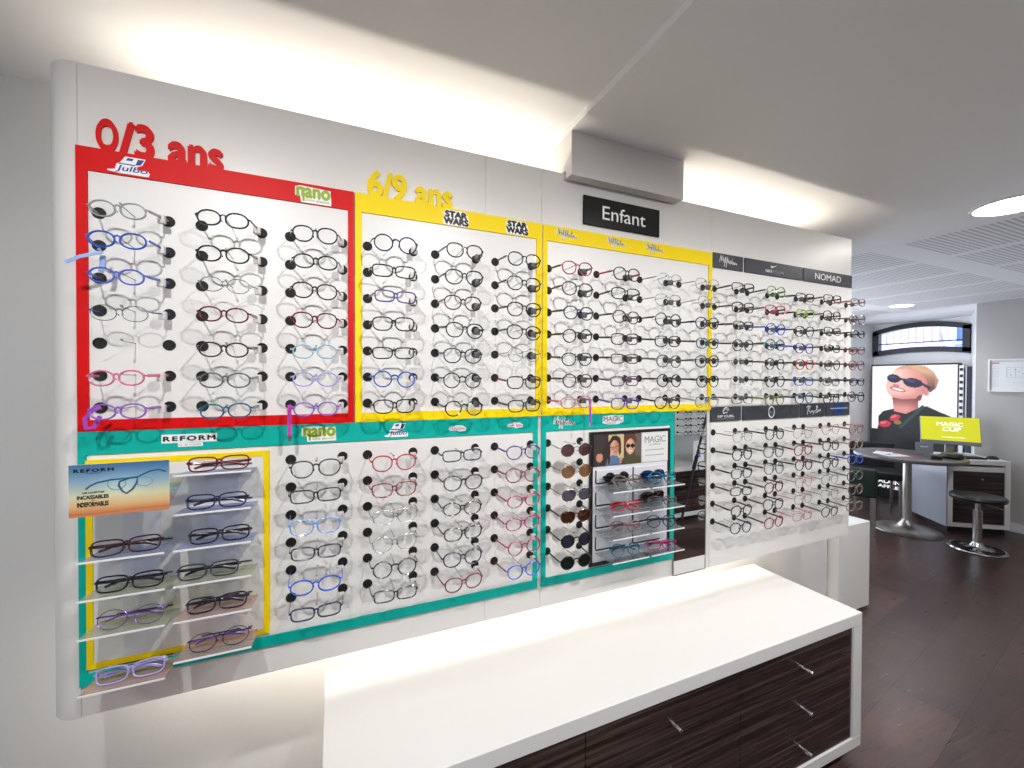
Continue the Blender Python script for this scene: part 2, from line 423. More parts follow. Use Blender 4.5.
# outside: pale facade with blue posts and a balcony rail
b = thing('exterior_facade', 'pale building with blue posts seen outside through the arched window', 'building', (10.6, 3.9, 0))
MB().box(10.6, 10.9, 0, 8, 0, 3.3).obj('facade_wall', pbr('pale_render', (240, 238, 246), .8), b)
for k in range(5):
    MB().box(10.52, 10.6, 1.6+k*1.05, 1.72+k*1.05, 0, 3.3).obj('post', pbr('blue_grey_paint', (96, 120, 176), .5), b)
mb = MB()
mb.box(10.44, 10.5, .5, 7.5, 2.2, 2.24)
for k in range(60): mb.box(10.455, 10.485, .5+k*.117, .53+k*.117, 2.24, 3.4)
mb.obj('balcony_rail', pbr('light_blue_metal', (176, 196, 228), .5), b)
mb = MB(); mb.prism([(3.9, 1.9), (5.0, 1.9), (4.55, 3.6), (4.35, 3.6)], 10.50, 10.58, 'X')
mb.obj('awning', pbr('pale_pink_canvas', (226, 190, 222), .7), b)

# ------------------------------------------------------------------ wall display (back panel)
YP = 1.254            # board faces
dp = thing('shop_display', 'large white wall panel with a rounded left end carrying all the frame boards', 'display panel', (.93, 1.254, .741))
ZB, ZT = .741, 2.2305
for x0, x1 in ((-.5303, .4453), (.4457, .6453), (.6457, 1.4309), (1.4311, 2.398)):
    MB().box(x0, x1, YP, 1.292, ZB, ZT, .0012, 1).obj('panel_board', PANEL, dp)
prof = [(-.5305, YP)] + [(-.5305-.068*math.sin(a), YP+.07*(1-math.cos(a))) for a in [PI/2*k/12 for k in range(1, 13)]] + [(-.5985, 1.40), (-.585, 1.40)] + [(-.5305-.055*math.sin(a), YP+.013+.057*(1-math.cos(a))) for a in [PI/2*k/12 for k in range(12, -1, -1)]]
MB().prism(prof, ZB-.003, ZT, 'Z').obj('curved_end', PANEL, dp, smooth=True)
mb = MB()
for z in (1.2, 1.9): mb.box(-.4, 2.3, 1.292, 1.659, z, z+.04)
mb.obj('mounting_rail', BRUSHED, dp)
for nm, z in (('light_strip', 2.13), ('light_strip', .80)):
    MB().box(-.5, 2.3, *((1.40, 1.42) if z > 1 else (1.465, 1.485)), *((z-.008, z+.008) if z > 1 else (z-.004, z+.012))).obj(nm, pbr('led_profile', (220, 215, 205), .4), dp)

# ------------------------------------------------------------------ framed boards
GR = None
def grommet_mesh():
    global GR
    if GR is None:
        mb = MB(); mb.lathe([(0, -.0006), (.0095, -.0006), (.0102, -.0022), (.0122, -.0026), (.0130, -.0012), (.0130, 0)], (0, 0, 0), 24, 'Y')
        GR = mb.mesh('grommet', True)
    return GR
def rod_mesh():
    mb = MB(); mb.tube([(0, 0, 0), (0, -.066, 0), (0, -.070, .003)], .0011, 5)
    mb.lathe([(0, -.0745), (.0022, -.074), (.0028, -.0705), (.0022, -.067), (0, -.0665)], (0, 0, .003), 8, 'Y')
    return mb.mesh('nose_rod', True)
ROD = rod_mesh(); RODM = pbr('grey_rod', (150, 146, 140), .35)
YG = 1.2505           # where the grommets sit
def holders(parent, cols, rows):
    for cx in cols:
        for z in rows:
            for dx in (-.064, .064):
                o = inst('grommet', grommet_mesh(), FELT, parent); o.location = Vector((cx+dx, YG, z))-cum(parent)
            o = inst('nose_rod', ROD, RODM, parent); o.location = Vector((cx, YG, z+.002))-cum(parent)

RU = [1.896-.0743*k for k in range(7)]          # upper rows
RL = [1.303-.0741*k for k in range(6)]          # lower rows
CX = [-.492+.1938*k+.064 for k in range(15)]    # column centres
YF0, YF1 = 1.2465, YP

def board(name, label, X, x, Z, z, mat, cols, rows, face=True):
    t = thing(name, label, 'display board', ((X[0]+X[1])/2, YP, Z[0]))
    MB().ring(X, x, Z, z, YF0, YF1).obj('border', mat, t)
    if face: MB().box(x[0]+.0004, x[1]-.0004, 1.2505, YP, z[0]+.0004, z[1]-.0004).obj('white_face', FACE, t)
    holders(t, cols, rows)
    return t
YS = YF0-.0002   # stickers on the borders
red = board('mounted_display_board', 'red bordered display board marked 0/3 ans at the left of the panel', (-.5308, .0533), (-.5109, .0383), (1.3967, 2.0417), (1.4226, 1.9893), RED, CX[0:3], RU)
text('lettering', 'O', -.495, -.459, 2.041, 2.110, YP, RED, red, depth=.005, bold=.045)
text('lettering', '/3 ans', -.453, -.256, 2.037, 2.112, YP, RED, red, depth=.005, bold=.045)
ye1 = board('mounted_display_board', 'yellow bordered display board marked 6/9 ans beside the red one', (.0567, .6423), (.0732, .6238), (1.3967, 2.0417), (1.4226, 1.9893), YEL, CX[3:6], RU)
text('lettering', '6/9 ans', .092, .334, 2.041, 2.112, YP, YEL, ye1, depth=.005, bold=.045)
ye2 = board('mounted_display_board', 'wide yellow bordered display board under the black Enfant sign', (.6483, 1.429), (.665, 1.4109), (1.3967, 2.0417), (1.4226, 1.9893), YEL, CX[6:10], RU)

# teal board left: thick top band, thin sides, white face only right of the lens shelf display
te1 = thing('mounted_display_board', 'long teal bordered display board along the bottom of the panel', 'display board', (.05, YP, .8147))
MB().ring((-.5308, .6318), (-.5168, .6155), (.8147, 1.3962), (.8419, 1.3437), YF0, YF1).obj('border', TEAL, te1)
MB().box(-.5164, .6151, 1.2505, YP, .8423, 1.3433).obj('white_face', FACE, te1)
holders(te1, CX[2:6], RL)
te2 = thing('mounted_display_board', 'short teal bordered display board beside the narrow mirror', 'display board', (.94, YP, .8147))
MB().ring((.6473, 1.232), (.6634, 1.2135), (.8147, 1.3962), (.8419, 1.3437), YF0, YF1).obj('border', TEAL, te2)
MB().box(.6638, 1.2131, 1.2505, YP, .8423, 1.3433).obj('white_face', FACE, te2)
holders(te2, CX[6:7], RL)
wu = thing('mounted_display_board', 'white upper right display board below the grey brand plates', 'display board', (1.9, YP, 1.413))
MB().box(1.433, 2.397, 1.2505, YP, 1.4135, 1.982).obj('white_face', FACE, wu); holders(wu, CX[10:15], RU)
wl = thing('mounted_display_board', 'white lower right display board under the second row of brand plates', 'display board', (1.9, YP, .742))
MB().box(1.433, 2.397, 1.2505, YP, .742, 1.343).obj('white_face', FACE, wl); holders(wl, CX[10:15], RL)

# ---- logo stickers (parts of the boards they are stuck on)
def sticker_julbo(par, x0, z0, w=.066, h=.042):
    P = lambda q: [(x0+a*w, z0+b*h) for a, b in q]
    s = MB().prism(P([(0, .12), (.18, .2), (.22, .52), (.3, .62), (.42, 1), (.9, 1), (.82, .62), (.68, .48), (.72, .32), (.95, .34), (1, .2), (.97, 0), (.3, 0), (.02, .06)]), YS-.0006, YS).obj('brand_sticker', WHITEINK, par)
    mb = MB(); mb.prism(P([(.44, .78), (.48, .93), (.62, .93), (.58, .78)]), YS-.001, YS-.0006)
    mb.prism(P([(.66, .58), (.72, .93), (.87, .93), (.78, .62)]), YS-.001, YS-.0006); mb.prism(P([(.26, .53), (.28, .59), (.66, .58), (.64, .52)]), YS-.001, YS-.0006)
    mb.obj('emblem', BLUEINK, s)
    text('brand_lettering', 'Julbo', x0+.2*w, x0+.95*w, z0+.06*h, z0+.46*h, YS-.0006, BLUEINK, s, shear=.2, bold=.01)
def sticker_nano(par, x0, z0, w=.082, h=.040):
    P = lambda q: [(x0+a*w, z0+b*h) for a, b in q]
    s = MB().prism(P([(0, .38), (0, .9), (.14, 1), (.3, .98), (.98, .92), (1, .3), (1, 0), (.16, 0), (.14, .36)]), YS-.0006, YS).obj('brand_sticker', WHITEINK, par)
    text('brand_lettering', 'nano', x0+.05*w, x0+.96*w, z0+.34*h, z0+.88*h, YS-.0006, GREENINK, s, bold=.05)
    MB().box(x0+.2*w, x0+.26*w, YS-.0011, YS-.0006, z0+.08*h, z0+.9*h).obj('brand_emblem', GREENINK, s)
    text('small_lettering', 'baby glasses', x0+.3*w, x0+.95*w, z0+.08*h, z0+.26*h, YS-.0006, GREENINK, s)
def sticker_star(par, x0, z0, w=.084, h=.046):
    s = MB().prism([(x0+a*w, z0+b*h) for a, b in [(0, .3), (.06, .55), (0, .7), (.12, 1), (.85, 1), (.95, .62), (1, .5), (.92, 0), (.05, 0)]], YS-.0006, YS).obj('brand_sticker', WHITEINK, par)
    text('brand_lettering', 'STAR', x0+.1*w, x0+.9*w, z0+.54*h, z0+.92*h, YS-.0006, BLACKINK, s, bold=.085)
    text('brand_lettering', 'WARS', x0+.05*w, x0+.95*w, z0+.08*h, z0+.48*h, YS-.0006, BLACKINK, s, bold=.085)
def sticker_script(par, x0, z0, w=.085, h=.040):
    s = strokes('brand_script', SCRIPT, x0, x0+w, z0, z0+h, YS-.0006, .0038, WHITEINK, par)
    strokes('brand_lettering', SCRIPT, x0, x0+w, z0, z0+h, YS-.0018, .0007, BLACKINK, s)
def sticker_kitty(par, x0, z0, w=.056, h=.016):
    s = MB().prism([(x0+a*w, z0+b*h) for a, b in [(0, .5), (.05, .95), (.3, 1.0), (.4, 1.25), (.8, 1.15), (1, .7), (.95, .1), (.55, 0), (.45, .25), (.05, .3)]], YS-.0006, YS).obj('brand_sticker', WHITEINK, par)
    text('brand_lettering', 'Hello Kitty', x0+.06*w, x0+.94*w, z0+.3*h, z0+.85*h, YS-.0006, PINKINK, s, shear=.2)
sticker_julbo(red, -.476, 1.993, .078, .040); sticker_nano(red, -.093, 1.991, .088, .044)
sticker_star(ye1, .305, 1.990); sticker_star(ye1, .511, 1.992, .083, .045)
for x in (.700, .908, 1.086): sticker_script(ye2, x, 1.998, .08, .038)
s = MB().box(-.379, -.268, YS-.0006, YS, 1.362, 1.383).obj('brand_sticker', WHITEINK, te1)
text('brand_lettering', 'REFORM', -.375, -.272, 1.367, 1.378, YS-.0006, BLACKINK, s, bold=.045, spacing=1.3)
s = MB().box(-.347, -.297, YS-.0006, YS, 1.352, 1.3615).obj('brand_sticker', WHITEINK, te1)
text('small_lettering', 'by dp lunettes', -.344, -.300, 1.354, 1.359, YS-.0006, GREYINK, s)
sticker_nano(te1, -.078, 1.349, .085, .041); sticker_julbo(te1, .135, 1.350, .068, .040)
sticker_kitty(te1, .325, 1.357); sticker_kitty(te1, .520, 1.359)
sticker_script(te2, .692, 1.349, .085, .042)
s = MB().prism([(.893, 1.362), (.893, 1.388), (.935, 1.391), (.985, 1.388), (.985, 1.366), (.962, 1.357), (.915, 1.357)], YS-.0006, YS).obj('brand_sticker', WHITEINK, te2)
text('brand_lettering', 'MAGIC', .897, .981, 1.369, 1.386, YS-.0006, GREYINK, s, bold=.02)

# ------------------------------------------------------------------ signs
t = thing('sign', 'black hanging sign reading Enfant in white letters', 'sign', (.98, 1.246, 2.067))
MB().box(.807, 1.150, 1.246, YP-.0005, 2.067, 2.170, .002, 1).obj('plate', pbr('gloss_black', (16, 16, 16), .25), t)
text('lettering', 'Enfant', .886, 1.080, 2.094, 2.143, 1.246, WHITEINK, t, depth=.001, bold=.0)
def plate(label, x0, x1, z0, z1):
    t = thing('brand_plate', label, 'sign', ((x0+x1)/2, 1.247, z0), group='grey brand plates on the right of the panel')
    MB().box(x0, x1, 1.247, YP-.0003, z0, z1, .001, 1).obj('plate', SIGNGREY, t)
    return t
t = plate('dark grey brand plate with a white handwritten signature, first of the upper row', 1.4345, 1.6105, 1.985, 2.046)
strokes('lettering', SCRIPT, 1.470, 1.572, 1.990, 2.040, 1.2464, .0016, WHITEINK, t)
t = plate('long dark grey brand plate with a swoosh over small lettering', 1.623, 2.006, 1.985, 2.046)
MB().prism([(1.785, 2.022), (1.790, 2.0195), (1.8, 2.0215), (1.828, 2.034), (1.797, 2.0262), (1.789, 2.0262), (1.788, 2.031)], 1.2462, 1.247).obj('emblem', WHITEINK, t)
text('lettering', 'NIKE', 1.752, 1.796, 1.998, 2.010, 1.247, WHITEINK, t)
text('lettering', 'VISION', 1.799, 1.872, 1.998, 2.010, 1.247, GREYINK, t)
t = plate('dark grey brand plate reading NOMAD at the top right', 2.016, 2.392, 1.985, 2.046)
text('lettering', 'NOMAD', 2.098, 2.300, 2.001, 2.031, 1.247, WHITEINK, t)
t = plate('dark grey brand plate with a white wave emblem, leftmost of the lower row', 1.430, 1.607, 1.347, 1.409)
strokes('emblem', WAVE, 1.498, 1.535, 1.376, 1.405, 1.2464, .0022, WHITEINK, t)
text('lettering', 'RIP CURL', 1.468, 1.565, 1.364, 1.373, 1.247, WHITEINK, t, bold=.03)
text('small_lettering', 'THE SURFING COMPANY', 1.462, 1.570, 1.355, 1.360, 1.247, GREYINK, t)
t = plate('long dark grey brand plate with a white oval ring', 1.619, 1.993, 1.347, 1.409)
mb = MB(); mb.tube([(1.80+.019*math.cos(a), 1.2464, 1.378+.024*math.sin(a)) for a in [2*PI*k/28 for k in range(28)]], .0024, 5, closed=True, flat=(1, .4), up=Vector((0, 1, 0)))
mb.obj('emblem', WHITEINK, t)
text('small_lettering', 'oo', 1.791, 1.809, 1.374, 1.383, 1.247, GREYINK, t)
t = plate('dark grey brand plate with slanted white script in the lower row', 2.004, 2.188, 1.347, 1.411)
strokes('lettering', RAYBAN, 2.045, 2.150, 1.358, 1.402, 1.2464, .0020, WHITEINK, t)
t = plate('dark grey brand plate with a blue patch, rightmost of the lower row', 2.199, 2.385, 1.347, 1.413)
MB().box(2.255, 2.335, 1.2462, 1.247, 1.350, 1.410).obj('blue_patch', pbr('deep_blue', (36, 62, 118), .3), t)
MB().box(2.225, 2.365, 1.2458, 1.2462, 1.381, 1.386).obj('lettering_line', pbr('pale_blue_ink', (150, 175, 205), .4), t)

# ------------------------------------------------------------------ narrow mirror
t = thing('wall_mirror', 'narrow vertical mirror set in the display panel beside the teal board', 'mirror', (1.32, 1.25, .745))
MB().box(1.2355, 1.4045, 1.2485, YP-.0004, .801, 1.3955, .0006, 1).obj('mirror_glass', MIRROR, t)
MB().box(1.2355, 1.4045, 1.2485, YP-.0004, .745, .8005, .0006, 1).obj('white_foot_strip', WHITE_LACQ, t)
mb = MB(); mb.box(1.2335, 1.2353, 1.247, YP-.0004, .744, 1.396); mb.box(1.4047, 1.4065, 1.247, YP-.0004, .744, 1.396); mb.box(1.2335, 1.4065, 1.247, YP-.0004, .7425, .7448)
mb.obj('edge_strip', BRUSHED, t)

# ------------------------------------------------------------------ glasses
def outline(shape, a, b, n=30):
    """right-hand lens (outer side +x), closed loop around its own centre"""
    P = {'oval': 2.15, 'round': 2.0, 'panto': 2.25, 'rect': 3.6, 'square': 2.9, 'cateye': 2.5}[shape]
    pts = []
    for k in range(n):
        t = 2*PI*k/n; c, s = math.cos(t), math.sin(t)
        x = a*math.copysign(abs(c)**(2/P), c); z = b*math.copysign(abs(s)**(2/P), s)
        if shape in ('panto', 'square'): x *= 1+.09*z/b
        if shape == 'cateye': z += .22*b*max(0, x/a)**2*(1 if z > 0 else .3); x *= 1+.1*z/b
        if shape == 'rect': x *= 1+.05*z/b; z *= 1-.08*max(0, -x/a)
        pts.append((x, z))
    return pts
SHAPE = {  # half lens width as a share of the front, height/width
    'oval': (.207, .75), 'round': (.195, .92), 'panto': (.205, .84), 'rect': (.215, .60), 'square': (.212, .72), 'cateye': (.21, .68)}
_gm = {}
def glasses_meshes(shape, W, rim, folded):
    key = (shape, W, rim, folded)
    if key in _gm: return _gm[key]
    fa, hw = SHAPE[shape]; a = fa*W; b = a*hw
    gap = W*.5-2*a-.006 if False else None
    cx = W/2-a-.0045                        # lens centre
    zl = -.30*b                             # lens centre below the temple line
    D = 0 if folded else -.084              # front plane
    wrap = lambda x: D+.9*(x*x)             # slight face curve
    oc = outline(shape, a, b)
    thick = rim*1.0
    fr = MB()
    for s in (-1, 1):
        fr.tube([(s*(cx+x), wrap(cx+x), zl+z) for x, z in oc], thick, 6, closed=True, flat=(1.0, 1.25), up=Vector((0, 1, 0)))
        # hinge lug
        fr.tube([(s*(cx+a-.001), wrap(cx+a), zl+.42*b), (s*(W/2-.001), wrap(W/2), 0), (s*(W/2), wrap(W/2)+.004, 0)], thick*1.05, 6)
        # nose pads
        xi = cx-a
        fr.tube([(s*(xi+.0015), wrap(xi)+.001, zl-.05*b), (s*(xi-.001), wrap(xi)+.006, zl-.12*b), (s*(xi-.0015), wrap(xi)+.006, zl-.32*b)], .0011, 5)
    xi = cx-a
    zb = zl+.38*b
    fr.tube([(-xi-.002, wrap(xi), zb-.001), (-xi*.5, wrap(0)-.0005, zb+.0025), (0, wrap(0)-.001, zb+.0035), (xi*.5, wrap(0)-.0005, zb+.0025), (xi+.002, wrap(xi), zb-.001)], thick*1.15, 6)
    fm = fr.mesh('frame_front', True)
    lens = []
    for s in (-1, 1):
        lm = bmesh.new(); c = lm.verts.new((s*cx, wrap(cx)-.0006, zl))
        vs = [lm.verts.new((s*(cx+x), wrap(cx+x), zl+z)) for x, z in oc]
        for i in range(len(vs)): lm.faces.new((c, vs[i], vs[(i+1) % len(vs)]))
        bmesh.ops.recalc_face_normals(lm, faces=lm.faces)
        me = bpy.data.meshes.new('lens'); lm.to_mesh(me); lm.free()
        me.polygons.foreach_set('use_smooth', [True]*len(me.polygons)); lens.append(me)
    tm = []; yh = wrap(W/2)+.004
    for s in (-1, 1):
        tb = MB()
        if folded:
            dy = .006 if s < 0 else .0115
            tb.tube([(s*W/2, yh, 0), (s*(W/2-.004), yh+dy, -.0005), (0, yh+dy+.002, -.002), (-s*(W/2-.035), yh+dy+.002, -.004), (-s*(W/2-.012), yh+dy+.001, -.012)], [1, 1, .95, .95, .8], 6, flat=(.0011, rim*1.5+.0006))
        else:
            tb.tube([(s*W/2, yh, 0), (s*(W/2+.0015), yh+.012, 0), (s*(.064+(W/2-.064)*.35), yh*.45, .0003), (s*.064, -.0030, 0)], [1, 1.05, 1.0, .95], 6, flat=(.0012 if rim > .0011 else .0008, rim*1.5+.0004))
        tm.append(tb.mesh('temple', True))
    sx = W/2+(.064-W/2)*.45 if not folded else W/2-.02
    if folded: tg = MB().box(W/2-.024, W/2-.008, yh+.0175, yh+.0225, -.009, .005, .0015, 1)
    else: tg = MB().box(.064-.013, .064+.003, -.036, -.023, -.0135, .006, .003, 2)
    tgm = tg.mesh('security_tag', True)
    _gm[key] = (fm, lens, tm, tgm, zl-b-thick*1.25)
    return _gm[key]

def frame_mat(rgb, kind):
    if kind == 'metal': return pbr('metal_frame', rgb, .25, metal=.9)
    if kind == 'clear': return glassy('translucent_frame', rgb, .06, .55, .1)
    return pbr('acetate_frame', rgb, .22, coat=.4)

def make_glasses(label, group, shape, W, rgb, kind='acetate', temple=None, lensmat=None, tag=None, folded=False, M=None, cat='glasses', name='glasses', detail=True):
    rim = .00085 if kind == 'metal' else .0019
    fm, lens, tm, tgm, zmin = glasses_meshes(shape, W, rim, folded)
    t = thing(name, label, cat, group=group); t.matrix_world = M
    m = frame_mat(rgb, kind); m2 = frame_mat(temple, 'acetate') if temple else m
    inst('frame_front', fm, m, t)
    for l in lens: inst('lens', l, lensmat or LENS, t)
    for q in tm: inst('temple', q, m2, t)
    if tag: inst('security_tag', tgm, tag, t)
    return t

# colour names -> sRGB, kind
C = {'black': ((22, 22, 26), 'acetate'), 'navy': ((34, 38, 82), 'acetate'), 'dark navy': ((26, 28, 52), 'acetate'),
     'blue': ((40, 84, 190), 'acetate'), 'bright blue': ((36, 92, 214), 'acetate'), 'periwinkle': ((84, 104, 206), 'acetate'), 'light blue': ((128, 166, 232), 'acetate'),
     'clear grey': ((200, 202, 206), 'clear'), 'grey': ((96, 96, 102), 'acetate'), 'dark grey': ((58, 58, 64), 'acetate'),
     'silver': ((150, 150, 152), 'metal'), 'thin silver': ((140, 140, 142), 'metal'), 'pink': ((218, 110, 152), 'acetate'), 'pale pink': ((226, 176, 180), 'clear'),
     'purple': ((150, 98, 204), 'acetate'), 'lilac': ((172, 164, 226), 'acetate'), 'maroon': ((104, 20, 40), 'acetate'), 'dark maroon': ((62, 20, 30), 'acetate'),
     'dark red': ((140, 20, 34), 'acetate'), 'red': ((186, 26, 48), 'acetate'), 'teal': ((22, 100, 130), 'acetate'), 'pale teal': ((150, 190, 210), 'acetate'),
     'brown': ((78, 48, 40), 'acetate'), 'tortoise brown': ((66, 44, 34), 'acetate'), 'magenta': ((170, 34, 110), 'acetate'), 'raspberry': ((176, 56, 92), 'acetate'),
     'burgundy': ((126, 44, 74), 'acetate'), 'violet': ((84, 60, 150), 'acetate'), 'plum': ((96, 54, 96), 'acetate'), 'green': ((120, 160, 90), 'acetate'), 'lime': ((158, 196, 60), 'acetate'),
     'olive': ((120, 132, 60), 'acetate'), 'gold': ((176, 150, 100), 'metal'), 'rose gold': ((196, 140, 128), 'metal'), 'copper': ((150, 96, 74), 'acetate'), 'beige': ((206, 186, 170), 'clear'),
     'taupe': ((120, 104, 98), 'acetate'), 'rose brown': ((150, 104, 104), 'acetate')}
BL = C['black'][0]
ORD7 = ['top', 'second', 'third', 'fourth', 'fifth', 'sixth', 'bottom']
ORD6 = ['top', 'second', 'third', 'fourth', 'fifth', 'bottom']
GROUPN = {}
def column(k, rows, ords, where, group, specs, W, tag, cat='glasses'):
    for i, sp in enumerate(specs):
        if sp is None: continue
        col, shape = sp[0], sp[1]; tcol = sp[2] if len(sp) > 2 else None
        rgb, kind = C[col]
        w = W + random.choice((-.002, 0, .002))
        if kind == 'metal' and shape == 'oval' and W < .11: pass
        pit = math.radians(random.uniform(-1.5, 5.5)); yw = math.radians(random.uniform(-2.5, 2.5)); rl = math.radians(random.uniform(-1.6, 1.6))
        M = Matrix.Translation((CX[k]+random.uniform(-.0015, .0015), YG-.0026, rows[i]+random.uniform(-.0015, .0005))) @ Euler((pit, rl, yw)).to_matrix().to_4x4()
        lab = f'{col} {SN[shape]} glasses' + (f', {tcol} temples' if tcol else '') + f', {ords[i]} row, ' + where.replace('the ', '', 1)
        make_glasses(lab, group, shape, w, rgb, kind, C[tcol][0] if tcol else None, None, tag, M=M)
SN = {'oval': 'oval', 'round': 'round', 'panto': 'rounded', 'rect': 'rectangular', 'square': 'squarish', 'cateye': 'upswept'}
G1 = 'small children glasses on the red board'
column(0, RU, ORD7, 'the red board left column', G1, [('clear grey', 'oval'), ('blue', 'oval'), ('periwinkle', 'oval'), ('silver', 'oval', 'blue'), None, ('pink', 'oval'), ('purple', 'oval')], .104, TAGW)
column(1, RU, ORD7, 'the red board middle column', G1, [('dark navy', 'oval'), ('black', 'oval'), ('silver', 'oval'), ('maroon', 'oval'), ('dark maroon', 'oval'), ('grey', 'oval'), ('teal', 'oval')], .108, TAGW)
column(2, RU, ORD7, 'the red board right column', G1, [('dark navy', 'panto'), ('black', 'oval'), ('dark maroon', 'panto'), ('maroon', 'panto'), ('pale teal', 'oval'), ('lilac', 'oval'), ('purple', 'oval')], .108, TAGW)
G2 = 'glasses on the 6/9 ans yellow board'
column(3, RU, ORD7, 'the first column in the 6/9 ans board', G2, [('navy', 'round'), ('black', 'rect'), ('violet', 'rect'), ('black', 'square'), ('black', 'rect'), ('blue', 'round'), ('black', 'square')], .118, TAGW)
column(4, RU, ORD7, 'the second column in the 6/9 ans board', G2, [('dark maroon', 'panto'), ('dark navy', 'panto'), ('brown', 'panto'), ('black', 'panto'), ('dark navy', 'panto'), ('dark grey', 'round'), ('black', 'round')], .118, TAGD)
column(5, RU, ORD7, 'the third column in the 6/9 ans board', G2, [('dark navy', 'panto'), ('black', 'panto'), ('black', 'panto'), ('black', 'panto'), ('silver', 'panto'), ('black', 'square', 'dark red'), ('black', 'square')], .118, TAGD)
G3 = 'glasses on the yellow board under the Enfant sign'
column(6, RU, ORD7, 'the first column under the Enfant sign', G3, [('raspberry', 'panto', 'black'), ('black', 'panto'), ('navy', 'panto', 'black'), ('black', 'round'), ('dark grey', 'panto'), ('tortoise brown', 'round', 'black'), ('pale pink', 'oval', 'pink')], .120, TAGD)
column(7, RU, ORD7, 'the second column under the Enfant sign', G3, [('black', 'panto', 'red'), ('black', 'square'), ('brown', 'panto', 'black'), ('dark maroon', 'square', 'black'), ('dark maroon', 'rect', 'black'), ('plum', 'rect'), ('violet', 'square')], .122, TAGD)
column(8, RU, ORD7, 'the third column under the Enfant sign', G3, [('thin silver', 'panto', 'black'), ('thin silver', 'panto', 'grey'), ('black', 'round'), ('black', 'square'), ('grey', 'panto'), ('black', 'round'), ('black', 'panto')], .124, TAGD)
column(9, RU, ORD7, 'the fourth column under the Enfant sign', G3, [('thin silver', 'panto'), ('thin silver', 'panto'), ('navy', 'panto'), ('teal', 'square', 'black'), ('dark navy', 'panto'), ('black', 'panto'), ('clear grey', 'panto')], .124, TAGD)
G4 = 'glasses on the white upper right board'
u5 = ['the first column right of the yellow border', 'the second column right of the yellow border', 'the middle column under the grey plates', 'the fourth column under the NOMAD plate', 'the outermost column under the NOMAD plate']
column(10, RU, ORD7, u5[0], G4, [('black', 'rect'), ('black', 'square'), ('dark grey', 'rect', 'black'), ('dark grey', 'panto'), ('thin silver', 'rect', 'black'), ('thin silver', 'rect', 'black'), ('grey', 'rect')], .126, TAGD)
column(11, RU, ORD7, u5[1], G4, [('green', 'panto', 'black'), ('red', 'rect', 'black'), ('blue', 'panto'), ('teal', 'panto', 'black'), ('black', 'round'), ('black', 'panto'), ('olive', 'round')], .126, TAGD)
column(12, RU, ORD7, u5[2], G4, [('dark navy', 'rect', 'black'), ('lime', 'rect', 'black'), ('dark grey', 'panto'), ('violet', 'panto', 'blue'), ('red', 'panto', 'black'), ('blue', 'rect', 'black'), ('teal', 'panto', 'black')], .126, TAGD)
column(13, RU, ORD7, u5[3], G4, [('brown', 'rect'), ('black', 'panto'), ('dark grey', 'rect'), ('black', 'rect'), ('dark grey', 'panto'), ('grey', 'rect'), ('black', 'round')], .126, TAGD)
column(14, RU, ORD7, u5[4], G4, [('copper', 'rect'), ('taupe', 'panto'), ('black', 'rect'), ('dark red', 'rect'), ('burgundy', 'panto'), ('navy', 'rect'), ('dark navy', 'round')], .126, TAGD)
G5 = 'glasses on the long teal board'
column(2, RL, ORD6, 'the first open column in the teal board', G5, [('dark grey', 'panto'), ('black', 'rect'), ('light blue', 'square'), ('dark navy', 'rect'), ('bright blue', 'oval'), ('navy', 'rect')], .124, TAGW)
column(3, RL, ORD6, 'the second open column in the teal board', G5, [('red', 'panto'), ('dark red', 'square'), ('thin silver', 'square'), ('thin silver', 'panto'), ('black', 'round'), ('dark navy', 'rect')], .124, TAGW)
column(4, RL, ORD6, 'the third open column in the teal board', G5, [('navy', 'rect'), ('dark navy', 'panto'), ('black', 'oval'), ('black', 'square'), ('navy', 'panto'), ('burgundy', 'panto')], .122, TAGW)
column(5, RL, ORD6, 'the rightmost column in the long teal board', G5, [('violet', 'panto'), ('burgundy', 'panto'), ('raspberry', 'oval'), ('magenta', 'oval'), ('raspberry', 'round'), ('bright blue', 'panto', 'burgundy')], .120, TAGW)
G6 = 'glasses on the white lower right board'
l5 = ['the first column right of the mirror', 'the second column right of the mirror', 'the third column right of the mirror', 'the fourth column right of the mirror', 'the outermost column of the lower right board']
column(10, RL, ORD6, l5[0], G6, [('thin silver', 'panto', 'grey'), ('black', 'panto'), ('black', 'square'), ('black', 'rect', 'brown'), ('black', 'panto'), ('navy', 'panto', 'black')], .126, None)
column(11, RL, ORD6, l5[1], G6, [('black', 'round'), ('grey', 'panto'), ('grey', 'panto', 'black'), ('dark maroon', 'panto', 'black'), ('dark navy', 'panto'), ('dark red', 'panto', 'black')], .126, None)
column(12, RL, ORD6, l5[2], G6, [('gold', 'panto', 'black'), ('dark red', 'panto', 'black'), ('dark maroon', 'panto', 'black'), ('rose gold', 'panto'), ('rose gold', 'square'), ('pale pink', 'rect')], .126, None)
column(13, RL, ORD6, l5[3], G6, [('rose gold', 'panto'), ('black', 'panto'), ('black', 'panto'), ('silver', 'panto'), ('silver', 'panto'), ('dark grey', 'panto')], .126, None)
column(14, RL, ORD6, l5[4], G6, [('rose brown', 'panto'), ('beige', 'panto'), ('blue', 'square'), ('grey', 'panto'), ('taupe', 'panto'), ('taupe', 'square')], .126, None)
